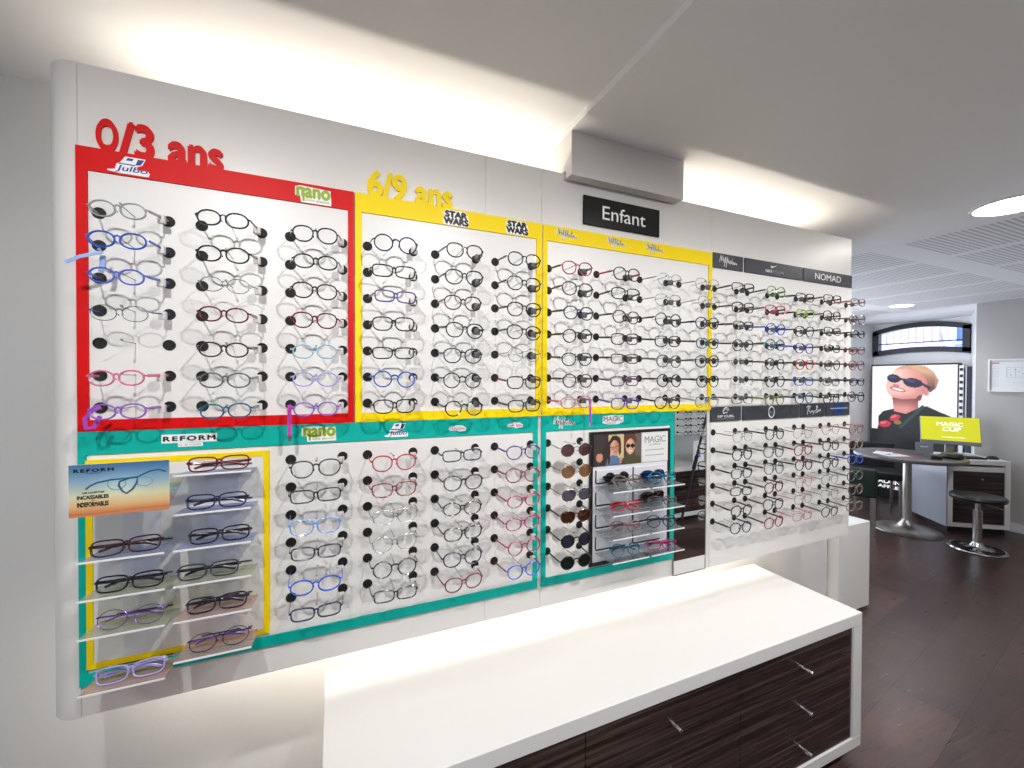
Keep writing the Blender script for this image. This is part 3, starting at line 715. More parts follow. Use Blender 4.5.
# sunglasses column
SUN = [('silver', 'round', (96, 60, 60), 'rose brown lenses'), ('gold', 'round', (140, 100, 70), 'pale brown lenses'), ('silver', 'panto', (96, 92, 104), 'grey lenses'),
       ('brown', 'panto', (70, 38, 18), 'amber brown lenses'), ('black', 'round', (44, 50, 66), 'slate blue lenses'), ('black', 'round', (14, 34, 28), 'dark green lenses')]
for i, (col, shape, lc, ln) in enumerate(SUN):
    rgb, kind = C[col]
    M = Matrix.Translation((CX[6], YG-.0026, RL[i])) @ Euler((math.radians(random.uniform(2, 8)), 0, math.radians(random.uniform(-2, 2)))).to_matrix().to_4x4()
    make_glasses(f'round {col} sunglasses with {ln}, {ORD6[i]} of the column beside the mirror board', 'sunglasses in a column on the short teal board', shape, .120, rgb, kind, None,
                 glassy('sun_lens', lc, .08, .25), TAGW if i in (0, 2) else None, M=M, cat='sunglasses', name='sunglasses')

# straps hanging from some children glasses
def child_of(lab):
    return next(o for o in bpy.data.objects if o.get('label', '').startswith(lab))
def strap(lab, pts, mat, r=.0045, clip=True):
    o = child_of(lab); bpy.context.view_layer.update()
    inv = o.matrix_world.inverted()
    mb = MB(); mb.tube([inv @ Vector(p) for p in pts], r, 6, flat=(1, .35), up=Vector((0, 1, 0)))
    mb.obj('strap', mat, o, local=True)
    if clip:
        e = inv @ Vector(pts[-1]); MB().box(e.x-.004, e.x+.004, e.y-.003, e.y+.003, e.z-.014, e.z+.002, .001, 1).obj('strap_clip', CHROME, o, local=True)
LBLUE = pbr('pale_blue_fabric', (150, 178, 226), .8); PURP = pbr('purple_fabric', (160, 70, 190), .7); MAG = pbr('magenta_fabric', (196, 60, 170), .7)
strap('blue oval', [(-.470, 1.19, 1.800), (-.456, 1.17, 1.790), (-.489, 1.163, 1.774), (-.512, 1.165, 1.760)], LBLUE, .0042, False)
strap('periwinkle oval', [(-.461, 1.186, 1.786), (-.462, 1.187, 1.770), (-.464, 1.188, 1.755), (-.466, 1.19, 1.750)], LBLUE, .0055, False)
strap('purple oval glasses, bottom row, red board left', [(-.468, 1.19, 1.456), (-.480, 1.183, 1.448), (-.490, 1.18, 1.430), (-.488, 1.18, 1.410), (-.475, 1.18, 1.412), (-.466, 1.182, 1.436)], PURP, .0048, False)
strap('purple oval glasses, bottom row, red board right', [(-.103, 1.20, 1.452), (-.103, 1.198, 1.44), (-.103, 1.198, 1.41), (-.103, 1.198, 1.372)], MAG, .0055)
strap('pale pink oval', [(.797, 1.19, 1.455), (.797, 1.185, 1.44), (.799, 1.185, 1.41), (.799, 1.185, 1.375)], PURP, .0045)

# ------------------------------------------------------------------ lens shelf display (left, yellow border)
rf = thing('shelf_display', 'yellow bordered display of small tinted shelves at the lower left of the panel', 'display', (-.337, 1.25, .853))
MB().ring((-.5162, -.1545), (-.5042, -.167), (.853, 1.331), (.866, 1.318), 1.2425, 1.2502).obj('border', YEL, rf)
MB().box(-.5038, -.1673, 1.2435, 1.2502, .8663, 1.3177).obj('white_face', FACE, rf)
mb = MB()
for cx in (-.415, -.256): mb.box(cx-.035, cx+.035, 1.2415, 1.2434, .87, 1.31)
mb.obj('spine', pbr('frosted_white', (222, 222, 228), .5), rf)
TINT = [glassy('blue_acrylic', (222, 231, 252), .05, .26), glassy('green_acrylic', (240, 242, 224), .05, .26), glassy('pink_acrylic', (248, 228, 220), .05, .26)]
LEV = [1.293, 1.205, 1.124, 1.043, .962, .872]
TL = [None, None, 0, 1, 1, 2]; TR = [0, 0, 0, 1, 2, 2]
EDGE = pbr('polished_edge', (240, 240, 244), .1)
for i, zl in enumerate(LEV):
    for x0, x1, tt in ((-.492, -.345, TL[i]), (-.330, -.180, TR[i])):
        if tt is None: continue
        z = .843 if i == 5 and x0 < -.4 else zl
        mb = MB(); mb.prism([(1.2415, z-.004), (1.148, z+.006), (1.148, z+.009), (1.2415, z-.001)], x0, x1, 'X')
        s = mb.obj('shelf', TINT[tt], rf)
        MB().box(x0, x1, 1.1465, 1.148, z+.0055, z+.0095).obj('front_edge', EDGE, s)
        MB().box(x0+.03, x1-.012, 1.2395, 1.2414, z+.008, z+.0105).obj('slot', pbr('dark_slot', (60, 44, 44), .5), s)
# header picture: a pair of bent blue glasses over a sky that fades to orange, with its lettering
def sunset(x, y):
    y = y/.655
    st = [(0, (62, 106, 156)), (.35, (138, 172, 190)), (.62, (214, 210, 172)), (.8, (222, 182, 130)), (.93, (206, 132, 82)), (1.01, (196, 132, 100))]
    for (a, ca), (b2, cb) in zip(st, st[1:]):
        if a <= y <= b2+1e-6:
            t = (y-a)/(b2-a); c = tuple(p+(q-p)*t for p, q in zip(ca, cb)); break
    else: c = st[-1][1]
    d = math.hypot(x-.5, (y-.4))
    k = max(0, .35-d); c = tuple(min(255, v+k*60) for v in c)
    if abs(y-(.955-.03*x)) < .012: c = (196, 110, 60)
    return c
hd = MB().box(-.491, -.328, 1.121, 1.124, 1.235, 1.342).obj('header_card', pbr('card', (240, 232, 196), .5), rf)
picture('header_print', .163, .107, 60, 40, sunset, attr_mat('header_print', .3), hd, Matrix.Translation((-.491, 1.1206, 1.235)))
X0, Z1, WW = -.491, 1.342, .163
hp = lambda x, y: (X0+x*WW, 1.1202, Z1-y*WW)
mb = MB()
mb.tube([hp(.16, .31), hp(.2, .27), hp(.27, .235), hp(.40, .21), hp(.55, .205), hp(.67, .195), hp(.8, .13), hp(.89, .115), hp(.97, .15)], .0017, 5, flat=(1, .4), up=Vector((0, 1, 0)))
mb.tube([hp(.49, .24), hp(.58, .205), hp(.67, .20), hp(.665, .27), hp(.62, .35), hp(.56, .40), hp(.52, .37), hp(.48, .29)], .0020, 5, closed=True, flat=(1, .4), up=Vector((0, 1, 0)))
mb.obj('printed_glasses', pbr('print_blue', (40, 92, 128), .3), hd)
mb = MB()
for c, rx, ry in ((.46, .09, .085), (.74, .085, .06)):
    mb.tube([hp(c+rx*math.cos(a), .26+ry*math.sin(a)) for a in [2*PI*k/20 for k in range(20)]], .0011, 4, closed=True, flat=(1, .3), up=Vector((0, 1, 0)))
mb.obj('printed_shadow_glasses', pbr('print_pale_blue', (120, 160, 180), .3), hd)
def htext(n, s, x0, x1, y0, y1, **k): text(n, s, X0+x0*WW, X0+x1*WW, Z1-y1*WW, Z1-y0*WW, 1.1204, BLACKINK, hd, depth=.0004, **k)
htext('lettering', 'REFORM', .05, .43, .055, .095, bold=.05, spacing=1.3)
htext('small_lettering', 'by dp lunettes', .17, .31, .105, .12)
htext('lettering', 'LES LUNETTES', .13, .34, .345, .365, bold=.02)
htext('lettering', 'INCASSABLES', .08, .38, .39, .435, bold=.04)
htext('small_lettering', 'et', .215, .245, .445, .46)
htext('lettering', 'INDEFORMABLES', .08, .38, .475, .53, bold=.04)
mb = MB(); mb.prism([(1.124, 1.236), (1.124, 1.238), (1.2415, 1.290), (1.2415, 1.288)], -.489, -.33, 'X')
mb.obj('header_support', CLEAR, rf)

def on_shelf(label, group, x, y, z, col, shape, W, yaw=0, tilt=-25, kind=None, temple=None, lensmat=None, cat='glasses', name='glasses', tag=None, roll=0):
    rgb, kd = C[col]; kd = kind or kd
    rim = .00085 if kd == 'metal' else .0018
    zmin = glasses_meshes(shape, W, rim, True)[4]
    M = Matrix.Translation((x, y, z)) @ Euler((math.radians(tilt), math.radians(roll), math.radians(yaw))).to_matrix().to_4x4() @ Matrix.Translation((0, 0, -zmin))
    return make_glasses(label, group, shape, W, rgb, kd, temple and C[temple][0], lensmat, tag, True, M, cat, name)
GS = 'folded glasses on the tinted shelves'
sz = lambda i: LEV[i]+.0075
for i, x, col, shape, tp, lab in (
        (0, -.253, 'maroon', 'rect', None, 'dark red rectangular folded glasses on the topmost tinted shelf, right of the picture card'),
        (1, -.258, 'navy', 'rect', None, 'folded glasses with slim navy frame on the second blue shelf from the top'),
        (2, -.252, 'black', 'rect', None, 'black folded glasses on the third blue shelf, right column of the shelf display'),
        (3, -.275, 'dark grey', 'rect', 'black', 'dark grey folded glasses on the right hand green shelf'),
        (4, -.258, 'dark navy', 'rect', None, 'dark navy folded glasses on the upper pink shelf'),
        (5, -.254, 'navy', 'oval', 'violet', 'navy oval folded glasses on the lower right pink shelf'),
        (2, -.430, 'dark maroon', 'rect', None, 'dark maroon folded glasses on the left blue shelf under the picture card'),
        (3, -.424, 'black', 'rect', None, 'black folded glasses on the left green shelf, second below the picture card'),
        (4, -.424, 'purple', 'oval', None, 'purple rimmed folded glasses on the pale left shelf above the lowest'),
        (5, -.424, 'lilac', 'rect', None, 'pale lilac folded glasses on the lowest left pink shelf')):
    on_shelf(lab, GS, x+(.010 if x < -.35 else .005), 1.170, (.8505 if i == 5 and x < -.35 else sz(i)), col, shape, .126, yaw=random.uniform(-4, 4), tilt=-14, temple=tp, kind='metal' if col in ('purple', 'navy', 'dark grey') and i != 0 and shape == 'oval' else None, tag=TAGW if i in (1, 4, 5) else None)

# ------------------------------------------------------------------ magic clip display
mg = thing('shelf_display', 'black bordered display of clip-on glasses with a photo header of two children', 'display', (1.02, 1.25, .85))
MB().ring((.838, 1.206), (.849, 1.197), (.851, 1.332), (.862, 1.322), 1.2415, 1.2502).obj('border', BLACK, mg)
MB().box(.8494, 1.1966, 1.2455, 1.2502, .8624, 1.3216).obj('white_face', pbr('display_white', (226, 226, 232), .4), mg)
def kids(x, y):     # coordinates in widths of the photo, y down
    y = y/.53
    p = (x, y)
    if inell(p, (.43, .43), .095, .24):
        k = max(0, min(1, (x-.40)/.12)); c = (222-44*k, 168-46*k, 142-44*k)
        if nearseg(p, (.345, .40), (.525, .38), .010) or inell(p, (.385, .43), .036, .05) and not inell(p, (.385, .43), .027, .038) or inell(p, (.475, .42), .036, .05) and not inell(p, (.475, .42), .027, .038): c = (130, 40, 42)
        elif nearseg(p, (.41, .56), (.46, .55), .014): c = (170, 84, 80)
        elif nearseg(p, (.425, .42), (.42, .49), .008): c = (190, 130, 110)
    elif inpoly(p, [(.29, .95), (.31, .5), (.32, .2), (.38, .04), (.46, .02), (.54, .1), (.57, .3), (.56, .62), (.52, .7), (.52, .3), (.43, .19), (.35, .3), (.34, .66), (.33, .95)]):
        k = .5+.5*math.sin(x*90+y*14); c = (52+14*k, 36+9*k, 32+7*k)
    elif inell(p, (.76, .20), .135, .2) and not inell(p, (.765, .42), .1, .25): c = (96, 60, 40)
    elif inell(p, (.765, .42), .10, .26):
        k = max(0, min(1, (x-.76)/.1)); c = (226-34*k, 174-34*k, 144-32*k)
        if inell(p, (.715, .40), .045, .07) or inell(p, (.815, .40), .045, .07) or nearseg(p, (.71, .37), (.82, .37), .012): c = (26, 24, 26)
        if nearseg(p, (.74, .57), (.80, .57), .014): c = (230, 214, 204)
    elif inpoly(p, [(.24, 1), (.28, .78), (.38, .66), (.48, .68), (.54, .8), (.55, 1)]): c = (96, 120, 160)
    elif inpoly(p, [(.55, 1), (.60, .80), (.70, .66), (.84, .68), (1, .8), (1, 1)]): c = (84, 80, 52)
    elif inell(p, (.12, .72), .07, .14) or inell(p, (.56, .84), .05, .09): c = (206, 150, 126)
    elif inpoly(p, [(.15, 1), (.2, .5), (.3, .2), (.36, .3), (.34, .66), (.24, 1)]): c = (60, 46, 40)
    elif .30 < x < .62 and y < .95: c = (214, 188, 146)
    elif x > .86: c = (110, 96, 90)
    else: c = (66, 56, 56)
    return c
hm = MB().box(.851, 1.0655, 1.2425, 1.2455, 1.208, 1.3205).obj('photo_header', BLACK, mg)
picture('photo_print', .2125, .1105, 84, 44, kids, attr_mat('photo_print', .3), hm, Matrix.Translation((.852, 1.2422, 1.209)))
hm = MB().box(1.0675, 1.1955, 1.2425, 1.2455, 1.208, 1.3205).obj('text_header', pbr('card_white', (226, 228, 226), .4), mg)
text('lettering', 'MAGIC', 1.082, 1.183, 1.281, 1.306, 1.2425, GREYINK, hm, bold=-.01)
text('small_lettering', 'by Afflelou', 1.106, 1.160, 1.270, 1.277, 1.2425, GREYINK, hm)
for z, a, b2 in ((1.252, 1.086, 1.176), (1.232, 1.086, 1.176)):
    MB().box(a, b2, 1.2421, 1.2425, z, z+.0025).obj('small_lettering_line', GREYINK, hm)
ML = [1.148, 1.068, .988, .908]
for i, z in enumerate(ML):
    for x0, x1 in ((.866, 1.016), (1.032, 1.180)):
        c = MB().box(x0, x1, 1.2428, 1.2455, z+.002, z+.044).obj('card', pbr('card_grey_white', (218, 219, 226), .4), mg)
        mb = MB(); mb.box(x0-.004, x0-.0005, 1.2435, 1.2455, z, z+.046); mb.box(x0, x1-.02, 1.2435, 1.2455, z-.004, z)
        mb.obj('card_shadow_line', BLACK, c)  # black strips standing in for the shadow lines left of and below each card
        s = MB().prism([(1.2426, z-.012), (1.14, z-.010), (1.14, z-.007), (1.2426, z-.009)], x0-.004, x1, 'X').obj('shelf', CLEAR, mg)
        MB().box(x0-.004, x1, 1.1388, 1.14, z-.0105, z-.0065).obj('front_edge', EDGE, s)
GM = 'glasses on the clip-on display'
sunL = lambda c: glassy('sun_lens', c, .10, .25)
def upright(label, x, z, col, shape, W, lc):
    on_shelf(label, GM, x, 1.2185, z-.004, col, shape, W, tilt=-3, lensmat=sunL(lc), cat='sunglasses', name='sunglasses')
upright('black round sunglasses standing on the top left card of the clip-on display', .938, ML[0], 'black', 'round', .112, (14, 30, 24))
upright('blue tinted sunglasses standing on the top right card of the clip-on display', 1.104, ML[0], 'black', 'square', .112, (24, 60, 130))
upright('brown tinted sunglasses standing on the second right card of the clip-on display', 1.104, ML[1], 'tortoise brown', 'square', .112, (64, 40, 26))
for x, r, col, shape, yw, lab in (
        (.945, 0, 'taupe', 'panto', -8, 'thin brown folded glasses on the top left clear shelf'),
        (1.105, 0, 'teal', 'panto', -6, 'teal folded glasses on the top right clear shelf'),
        (.940, 1, 'red', 'rect', -10, 'bright red folded glasses on the second left clear shelf'),
        (1.105, 1, 'grey', 'rect', -12, 'grey folded glasses on the second right clear shelf'),
        (.940, 2, 'rose brown', 'panto', -14, 'rose and black folded glasses on the third left clear shelf'),
        (1.100, 2, 'dark grey', 'panto', -15, 'dark grey folded glasses on the third right clear shelf'),
        (.940, 3, 'teal', 'round', -8, 'teal blue folded glasses on the lowest left clear shelf'),
        (1.100, 3, 'magenta', 'rect', -12, 'magenta folded glasses on the lowest right clear shelf')):
    on_shelf(lab, GM, x, 1.168, ML[r]-.0065, col, shape, .118, yaw=yw, tilt=-10)

# ------------------------------------------------------------------ drawer cabinet under the display
def cabinet(label, x0, x1, yf, yb, splits, side, zt=.59):
    """white lacquered cabinet with dark drawers; side=-1 faces -y, +1 faces +y"""
    t = thing('drawer_cabinet', label, 'cabinet', ((x0+x1)/2, (yf+yb)/2, 0))
    ya, yz = min(yf, yb), max(yf, yb)
    mb = MB(); e = .002
    mb.box(x0, x1, ya, yz, zt-.0485, zt, e, 1); mb.box(x0, x1, ya, yz, .052, .096, e, 1)
    mb.box(x0, x0+.052, ya+.0005, yz-.0005, .096, zt-.0485); mb.box(x1-.056, x1, ya+.0005, yz-.0005, .096, zt-.0485)
    bk = (yb-.012, yb) if yb > yf else (yb, yb+.012)
    mb.box(x0+.052, x1-.056, bk[0], bk[1], .096, zt-.0485)
    mb.obj('carcass', WHITE_LACQ, t)
    mb = MB(); d = .05 if yb > yf else -.05
    mb.box(x0+.03, x1-.03, min(yf+d, yb), max(yf+d, yb), 0, .052); mb.obj('plinth', BLACK, t)
    H = zt-.0485-.096
    fy = yf+(.006 if yb > yf else -.006); by = fy+(.02 if yb > yf else -.02)
    for a, b2 in zip(splits, splits[1:]):
        for k in range(3):
            z0 = .096+H*k/3; z1 = z0+H/3
            d0 = MB().box(a+.0015, b2-.0015, min(fy, by), max(fy, by), z0+.0012, z1-.0012, .0008, 1).obj('drawer', EBONY, t)
            cxx = (a+b2)/2; cz = (z0+z1)/2; o = -1 if yb > yf else 1
            mb = MB(); mb.lathe([(0, 0), (.0065, 0), (.0065, o*.040), (.0055, o*.042), (0, o*.042)], (cxx, fy, cz), 14, 'Y')
            mb.obj('handle', CHROME, d0, smooth=True)
    return t
cabinet('white cabinet with dark wood drawers standing below the display panel', -.025, 1.9514, .9652, 1.44, (.027, .646, 1.265, 1.895), -1)
t = thing('low_cabinet', 'plain white low cabinet at the end of the panel beside the green chair', 'cabinet', (3.14, 1.85, 0))
mb = MB(); mb.box(2.962, 3.308, 1.60, 2.10, .012, .578, .002, 1); mb.obj('body', WHITE_LACQ, t)
MB().box(2.98, 3.29, 1.62, 2.08, 0, .012).obj('plinth', SILLW, t)

# ------------------------------------------------------------------ opposite side of the shop (seen in the mirror)
cabinet('second white drawer cabinet on the opposite side, seen only in the mirror', 2.1, 5.0, -.85, -1.40, (2.152, 2.86, 3.57, 4.28, 4.944), 1)
op = thing('mounted_display_board', 'opposite white display board reflected at the top of the narrow mirror', 'display board', (3.6, -1.06, .9))
MB().box(2.6, 4.6, -1.07, -1.05, .90, 2.1).obj('white_face', FACE, op)
MB().box(2.7, 4.5, -1.449, -1.07, 1.5, 1.54).obj('mounting_rail', BRUSHED, op)
for i in range(4):
    for j in range(4):
        cx = 3.42+.1938*j; z = 1.154-.0743*(i-0)
        for dx in (-.064, .064):
            o = inst('grommet', grommet_mesh(), FELT, op); o.rotation_euler = (0, 0, PI); o.location = Vector((cx+dx, -1.05, z))-cum(op)
for i in range(4):
    for j in range(2):
        M = Matrix.Translation((3.62+.1938*j, -1.0474, 1.154-.0743*i)) @ Matrix.Rotation(PI, 4, 'Z')
        make_glasses(f'black glasses in the mirror reflection, {ORD6[i]} row of its {("right", "left")[1-j]} hand column', 'glasses seen in the mirror', 'panto', .126, BL, M=M)
# black pole leaning against it and a small leaflet
pl = thing('pole', 'black pole leaning diagonally, seen in the narrow mirror', 'pole', (3.3, -.78, 0))
a, b2 = Vector((3.262, -.72, .006)), Vector((3.72, -.80, 1.15))
MB().tube([a, b2], .013, 10).obj('shaft', BLACK, pl, smooth=True)
d = (b2-a); MB().tube([a+d*.50, a+d*.62], .020, 10).obj('grip', FELT, pl, smooth=True)
lf = thing('leaflet', 'white leaflet with a purple figure standing on the reflected counter', 'leaflet', (3.82, -1.0, .59))
def leaf(x, y):
    p = (x, y)
    if inell(p, (.5, .4), .16, .14): return (214, 160, 120)
    if inpoly(p, [(.3, 1.2), (.34, .55), (.66, .55), (.72, 1.2)]): return (130, 130, 210)
    return (246, 246, 248)
o = MB().box(3.74, 3.90, -1.003, -1.0, .59, .83).obj('leaflet_card', WHITEINK, lf)
picture('leaflet_print', .15, .22, 24, 36, leaf, attr_mat('leaflet_print'), lf, Matrix.Translation((3.895, -.999, .60)) @ Matrix.Rotation(PI, 4, 'Z'))

# ------------------------------------------------------------------ far end of the shop
# backlit poster
lb = thing('lightbox', 'tall backlit poster of a smiling woman in dark sunglasses', 'poster', (6.62, 2.78, 0))
PY0, PY1, PZ0, PZ1 = 2.368, 3.19, .12, 1.712
MB().box(6.605, 6.68, PY0-.012, PY1+.014, PZ0-.12, PZ1+.02, .002, 1).obj('housing', pbr('black_housing', (24, 24, 28), .4), lb)
def woman(x, y):
    P = lambda *q: [((a-130)/460, (b-145)/460) for a, b in q]
    p = (x, y); E = lambda a, b, rx, ry, t=0: inell(p, ((a-130)/460, (b-145)/460), rx/460, ry/460, t)
    S = lambda a, b, c2, d2, w: nearseg(p, ((a-130)/460, (b-145)/460), ((c2-130)/460, (d2-145)/460), w/460)
    if E(258, 236, 40, 30, .25) or E(366, 266, 54, 32, .2) or S(285, 236, 330, 248, 8) or S(410, 268, 452, 300, 8): return (34, 32, 64) if not (E(250, 226, 22, 10, .25) or E(352, 252, 28, 11, .2)) else (64, 62, 108)
    if E(432, 328, 18, 26, -.5): return (214, 138, 136)
    if E(282, 313, 37, 8, .28): return (248, 238, 236)
    if E(282, 313, 47, 15, .28): return (196, 84, 96)
    X, Y = p[0]*460+130, p[1]*460+145
    hair = inpoly(p, P((258, 180), (290, 152), (350, 140), (430, 152), (476, 192), (500, 250), (488, 300), (458, 330), (440, 312), (444, 272), (428, 224), (392, 190), (330, 168), (290, 172)))
    if hair:
        k = .5+.5*math.sin(X*.05-Y*.09); d = max(0, min(1, (Y-190)/110)) * (1 if X < 480 else .55)
        c = (222-10*k, 176-12*k, 144-14*k); return tuple(a+(b-a)*d*.85 for a, b in zip(c, (96, 58, 52)))
    if inpoly(p, P((228, 222), (256, 186), (300, 160), (350, 156), (400, 180), (436, 226), (450, 290), (434, 340), (400, 352), (380, 376), (310, 384), (252, 372), (222, 336), (212, 290))):
        sh = max(0, min(1, (X-300)/130)); ch = max(0, 1-math.hypot((X-258)/60, (Y-205)/40)); jw = max(0, min(1, (Y-340)/40))
        n = 1 if E(272, 286, 22, 9, .2) else 0; cb = max(0, 1-math.hypot((X-350)/40, (Y-320)/26))
        c = (246, 194, 182); c = tuple(a+(b-a)*sh*.75 for a, b in zip(c, (206, 118, 116))); c = tuple(a+(b-a)*ch for a, b in zip(c, (252, 216, 204)))
        c = tuple(a+(b-a)*jw*.6 for a, b in zip(c, (190, 110, 108))); c = tuple(a+(b-a)*cb*.5 for a, b in zip(c, (250, 180, 172)))
        return (206, 128, 124) if n else c
    if inpoly(p, P((392, 330), (418, 350), (410, 385), (392, 392))): return (120, 76, 62)
    if inpoly(p, P((250, 362), (398, 362), (398, 440), (330, 484), (262, 470))): return tuple(a+(b-a)*max(0, min(1, (Y-372)/70))*(1-.5*max(0, min(1, (X-340)/60))) for a, b in zip((128, 66, 66), (222, 150, 142)))
    if E(268, 516, 33, 22, -.5) or E(208, 566, 38, 24, -.2): return (196, 44, 72) if not (E(262, 508, 18, 8, -.5) or E(200, 558, 20, 8, -.2)) else (226, 110, 130)
    if E(284, 548, 22, 16): return (150, 110, 40)
    if S(300, 580, 420, 430, 10): return (36, 66, 70)
    if inpoly(p, P((168, 590), (172, 510), (198, 474), (262, 452), (330, 484), (400, 436), (440, 424), (590, 500), (590, 1045), (165, 1045))): return (20, 20, 22)
    if p[1] > 1.0: return (22, 22, 26)
    return (250, 248, 253)
picture('poster_print', PY1-PY0, PZ1-PZ0, 120, 220, woman, attr_mat('poster_print', .3, emit=.86), lb, Matrix.Translation((6.604, PY1, PZ0)) @ Matrix.Rotation(-PI/2, 4, 'Z'))
me = text_mesh('ALAIN', .08, .31, .19, .235, 0, .001, bold=.03); me.transform(Matrix.Translation((6.6035, PY1, 0)) @ Matrix.Rotation(-PI/2, 4, 'Z'))
link('poster_lettering', me, pbr('white_lit_ink', (250, 250, 250), .5, emit=.6), lb)
me = text_mesh('AFFLELOU', .08, .46, .128, .165, 0, .001, bold=.03); me.transform(Matrix.Translation((6.6035, PY1, 0)) @ Matrix.Rotation(-PI/2, 4, 'Z'))
link('poster_lettering', me, pbr('white_lit_ink', (250, 250, 250), .5, emit=.6), lb)
mb = MB()
for k in range(10): mb.box(6.601, 6.606, PY0-.045, PY0-.018, .98+k*.073, 1.012+k*.073)
ds = MB().box(6.606, 6.66, PY0-.05, PY0-.013, .1, 1.70).obj('side_strip', SILLW, lb)
mb.obj('strip_pattern', BLACKINK, ds)
t = thing('column_speaker', 'tall black glossy column beside the backlit poster', 'column', (6.68, 2.28, 0))
MB().box(6.60, 6.70, 2.235, 2.300, 0, 1.69, .006, 2).obj('casing', pbr('gloss_blue_black', (36, 42, 60), .2), t)
MB().box(6.595, 6.60, 2.288, 2.300, .9, 1.69).obj('edge_strip', BRUSHED, t)

# framed plan on the far wall
wb = thing('framed_plan', 'white framed plan hanging on the grey far wall', 'picture', (6.32, 1.82, 1.42))
MB().box(6.318, 6.3295, 1.62, 2.03, 1.423, 1.735, .002, 1).obj('sheet', pbr('plan_paper', (226, 227, 228), .4), wb)
mb = MB()
mb.box(6.305, 6.3295, 1.60, 2.03, 1.735, 1.748); mb.box(6.305, 6.3295, 1.60, 2.03, 1.412, 1.425); mb.box(6.305, 6.3295, 2.018, 2.031, 1.425, 1.735); mb.box(6.305, 6.3295, 1.60, 1.612, 1.425, 1.735)
mb.obj('frame', SILLW, wb)
mb = MB()
for k in range(11): mb.box(6.3165, 6.318, 1.965+random.uniform(-.012, .0), 2.005, 1.47+k*.02, 1.4715+k*.02)
for x0, x1, z in ((1.66, 1.9, 1.66), (1.66, 1.9, 1.56), (1.70, 1.86, 1.51), (1.64, 2.0, 1.722)): mb.box(6.3165, 6.318, x0, x1, z, z+.0016)
for q in (1.9, 1.84, 1.76, 1.68): mb.box(6.3165, 6.318, q, q+.0016, 1.56, 1.66)
for k in range(8): mb.box(6.3165, 6.318, 1.68+k*.027, 1.688+k*.027, 1.58+(k*37 % 7)*.011, 1.588+(k*37 % 7)*.011)
mb.obj('plan_lines', GREYINK, wb)
MB().box(6.3165, 6.318, 1.955, 2.008, 1.70, 1.712).obj('plan_heading', pbr('dull_red_ink', (170, 110, 112), .5), wb)
MB().box(6.3165, 6.318, 1.66, 1.78, 1.60, 1.69).obj('plan_area', pbr('pale_green_ink', (200, 214, 204), .5), wb)

# round table
tb = thing('round_table', 'grey round table on a brushed steel pedestal', 'table', (5.36, 2.28, 0))
mb = MB(); mb.lathe([(0, .738), (.41, .738), (.425, .744), (.428, .755), (.425, .770), (.415, .774), (0, .774)], (5.36, 2.28, 0), 64)
mb.obj('tabletop', pbr('dark_grey_laminate', (92, 87, 87), .3, var=.2, bscale=60), tb, smooth=True)
mb = MB(); mb.lathe([(0, 0), (.27, 0), (.272, .006), (.262, .014), (.16, .026), (.08, .05), (.045, .09), (.036, .13), (.034, .738), (0, .738)], (5.36, 2.28, 0), 48)
mb.obj('pedestal', BRUSHED, tb, smooth=True)
TZ = .774
for k, (x, y, rz, lab) in enumerate(((5.22, 2.42, .3, 'white paper sheet lying at the left of the round table'), (5.16, 2.30, -.4, 'second paper sheet lying loose near the round table edge'))):
    t = thing('paper_sheet', lab, 'paper', (x, y, TZ), (0, 0, rz))
    MB().box(-.105, .105, -.07, .07, .0003, .0012).obj('sheet', pbr('paper', (226, 226, 232), .6), t, local=True)
    mb = MB()
    for q in range(5): mb.box(-.085, .06+.02*(q % 2), -.05+q*.022, -.046+q*.022, .0012, .0014)
    mb.obj('printed_lines', GREYINK, t, local=True)
cs = thing('card_stand', 'grey card standing upright on the round table', 'card', (5.48, 2.20, TZ), (0, 0, math.radians(-62)))
MB().box(-.065, .065, -.002, .002, .004, .125, .001, 1).obj('card', pbr('grey_card', (132, 130, 140), .5), cs, local=True)
MB().box(-.068, .068, -.02, .02, 0, .006, .001, 1).obj('foot', CLEAR, cs, local=True)
MB().box(-.03, .03, -.0026, -.002, .08, .086).obj('printed_line', WHITEINK, cs, local=True)
pt = thing('payment_terminal', 'black payment terminal on the round table in front of the grey card', 'terminal', (5.30, 2.06, TZ), (0, 0, math.radians(-50)))
mb = MB(); mb.prism([(-.07, 0), (-.07, .03), (.01, .045), (.08, .028), (.08, 0)], -.04, .04, 'X'); mb.obj('body', BLACK, pt, local=True)
MB().box(-.03, .03, -.055, -.005, .0335, .046).obj('screen', pbr('grey_screen', (120, 128, 136), .2), pt, local=True)
bx = thing('black_case', 'low black glasses case behind the payment terminal', 'case', (5.49, 2.0, TZ), (0, 0, .5))
mb = MB(); mb.lathe([(0, 0), (.08, 0), (.085, .02), (.07, .045), (0, .05)], (0, 0, 0), 24); mb.obj('shell', BLACK, bx, smooth=True, local=True)
mb = MB(); mb.tube([(-.075, -.045, .012), (.0, -.088, .016), (.075, -.045, .012)], .003, 6); mb.obj('rim', BRUSHED, bx, local=True)
st = thing('paper_tray', 'clear tray with white slips on the round table', 'tray', (5.62, 2.16, TZ), (0, 0, -.6))
MB().box(-.08, .08, -.05, .05, 0, .014, .003, 1).obj('tray', CLEAR, st, local=True)
MB().box(-.05, .06, -.03, .03, .0142, .018).obj('slips', WHITEINK, st, local=True)

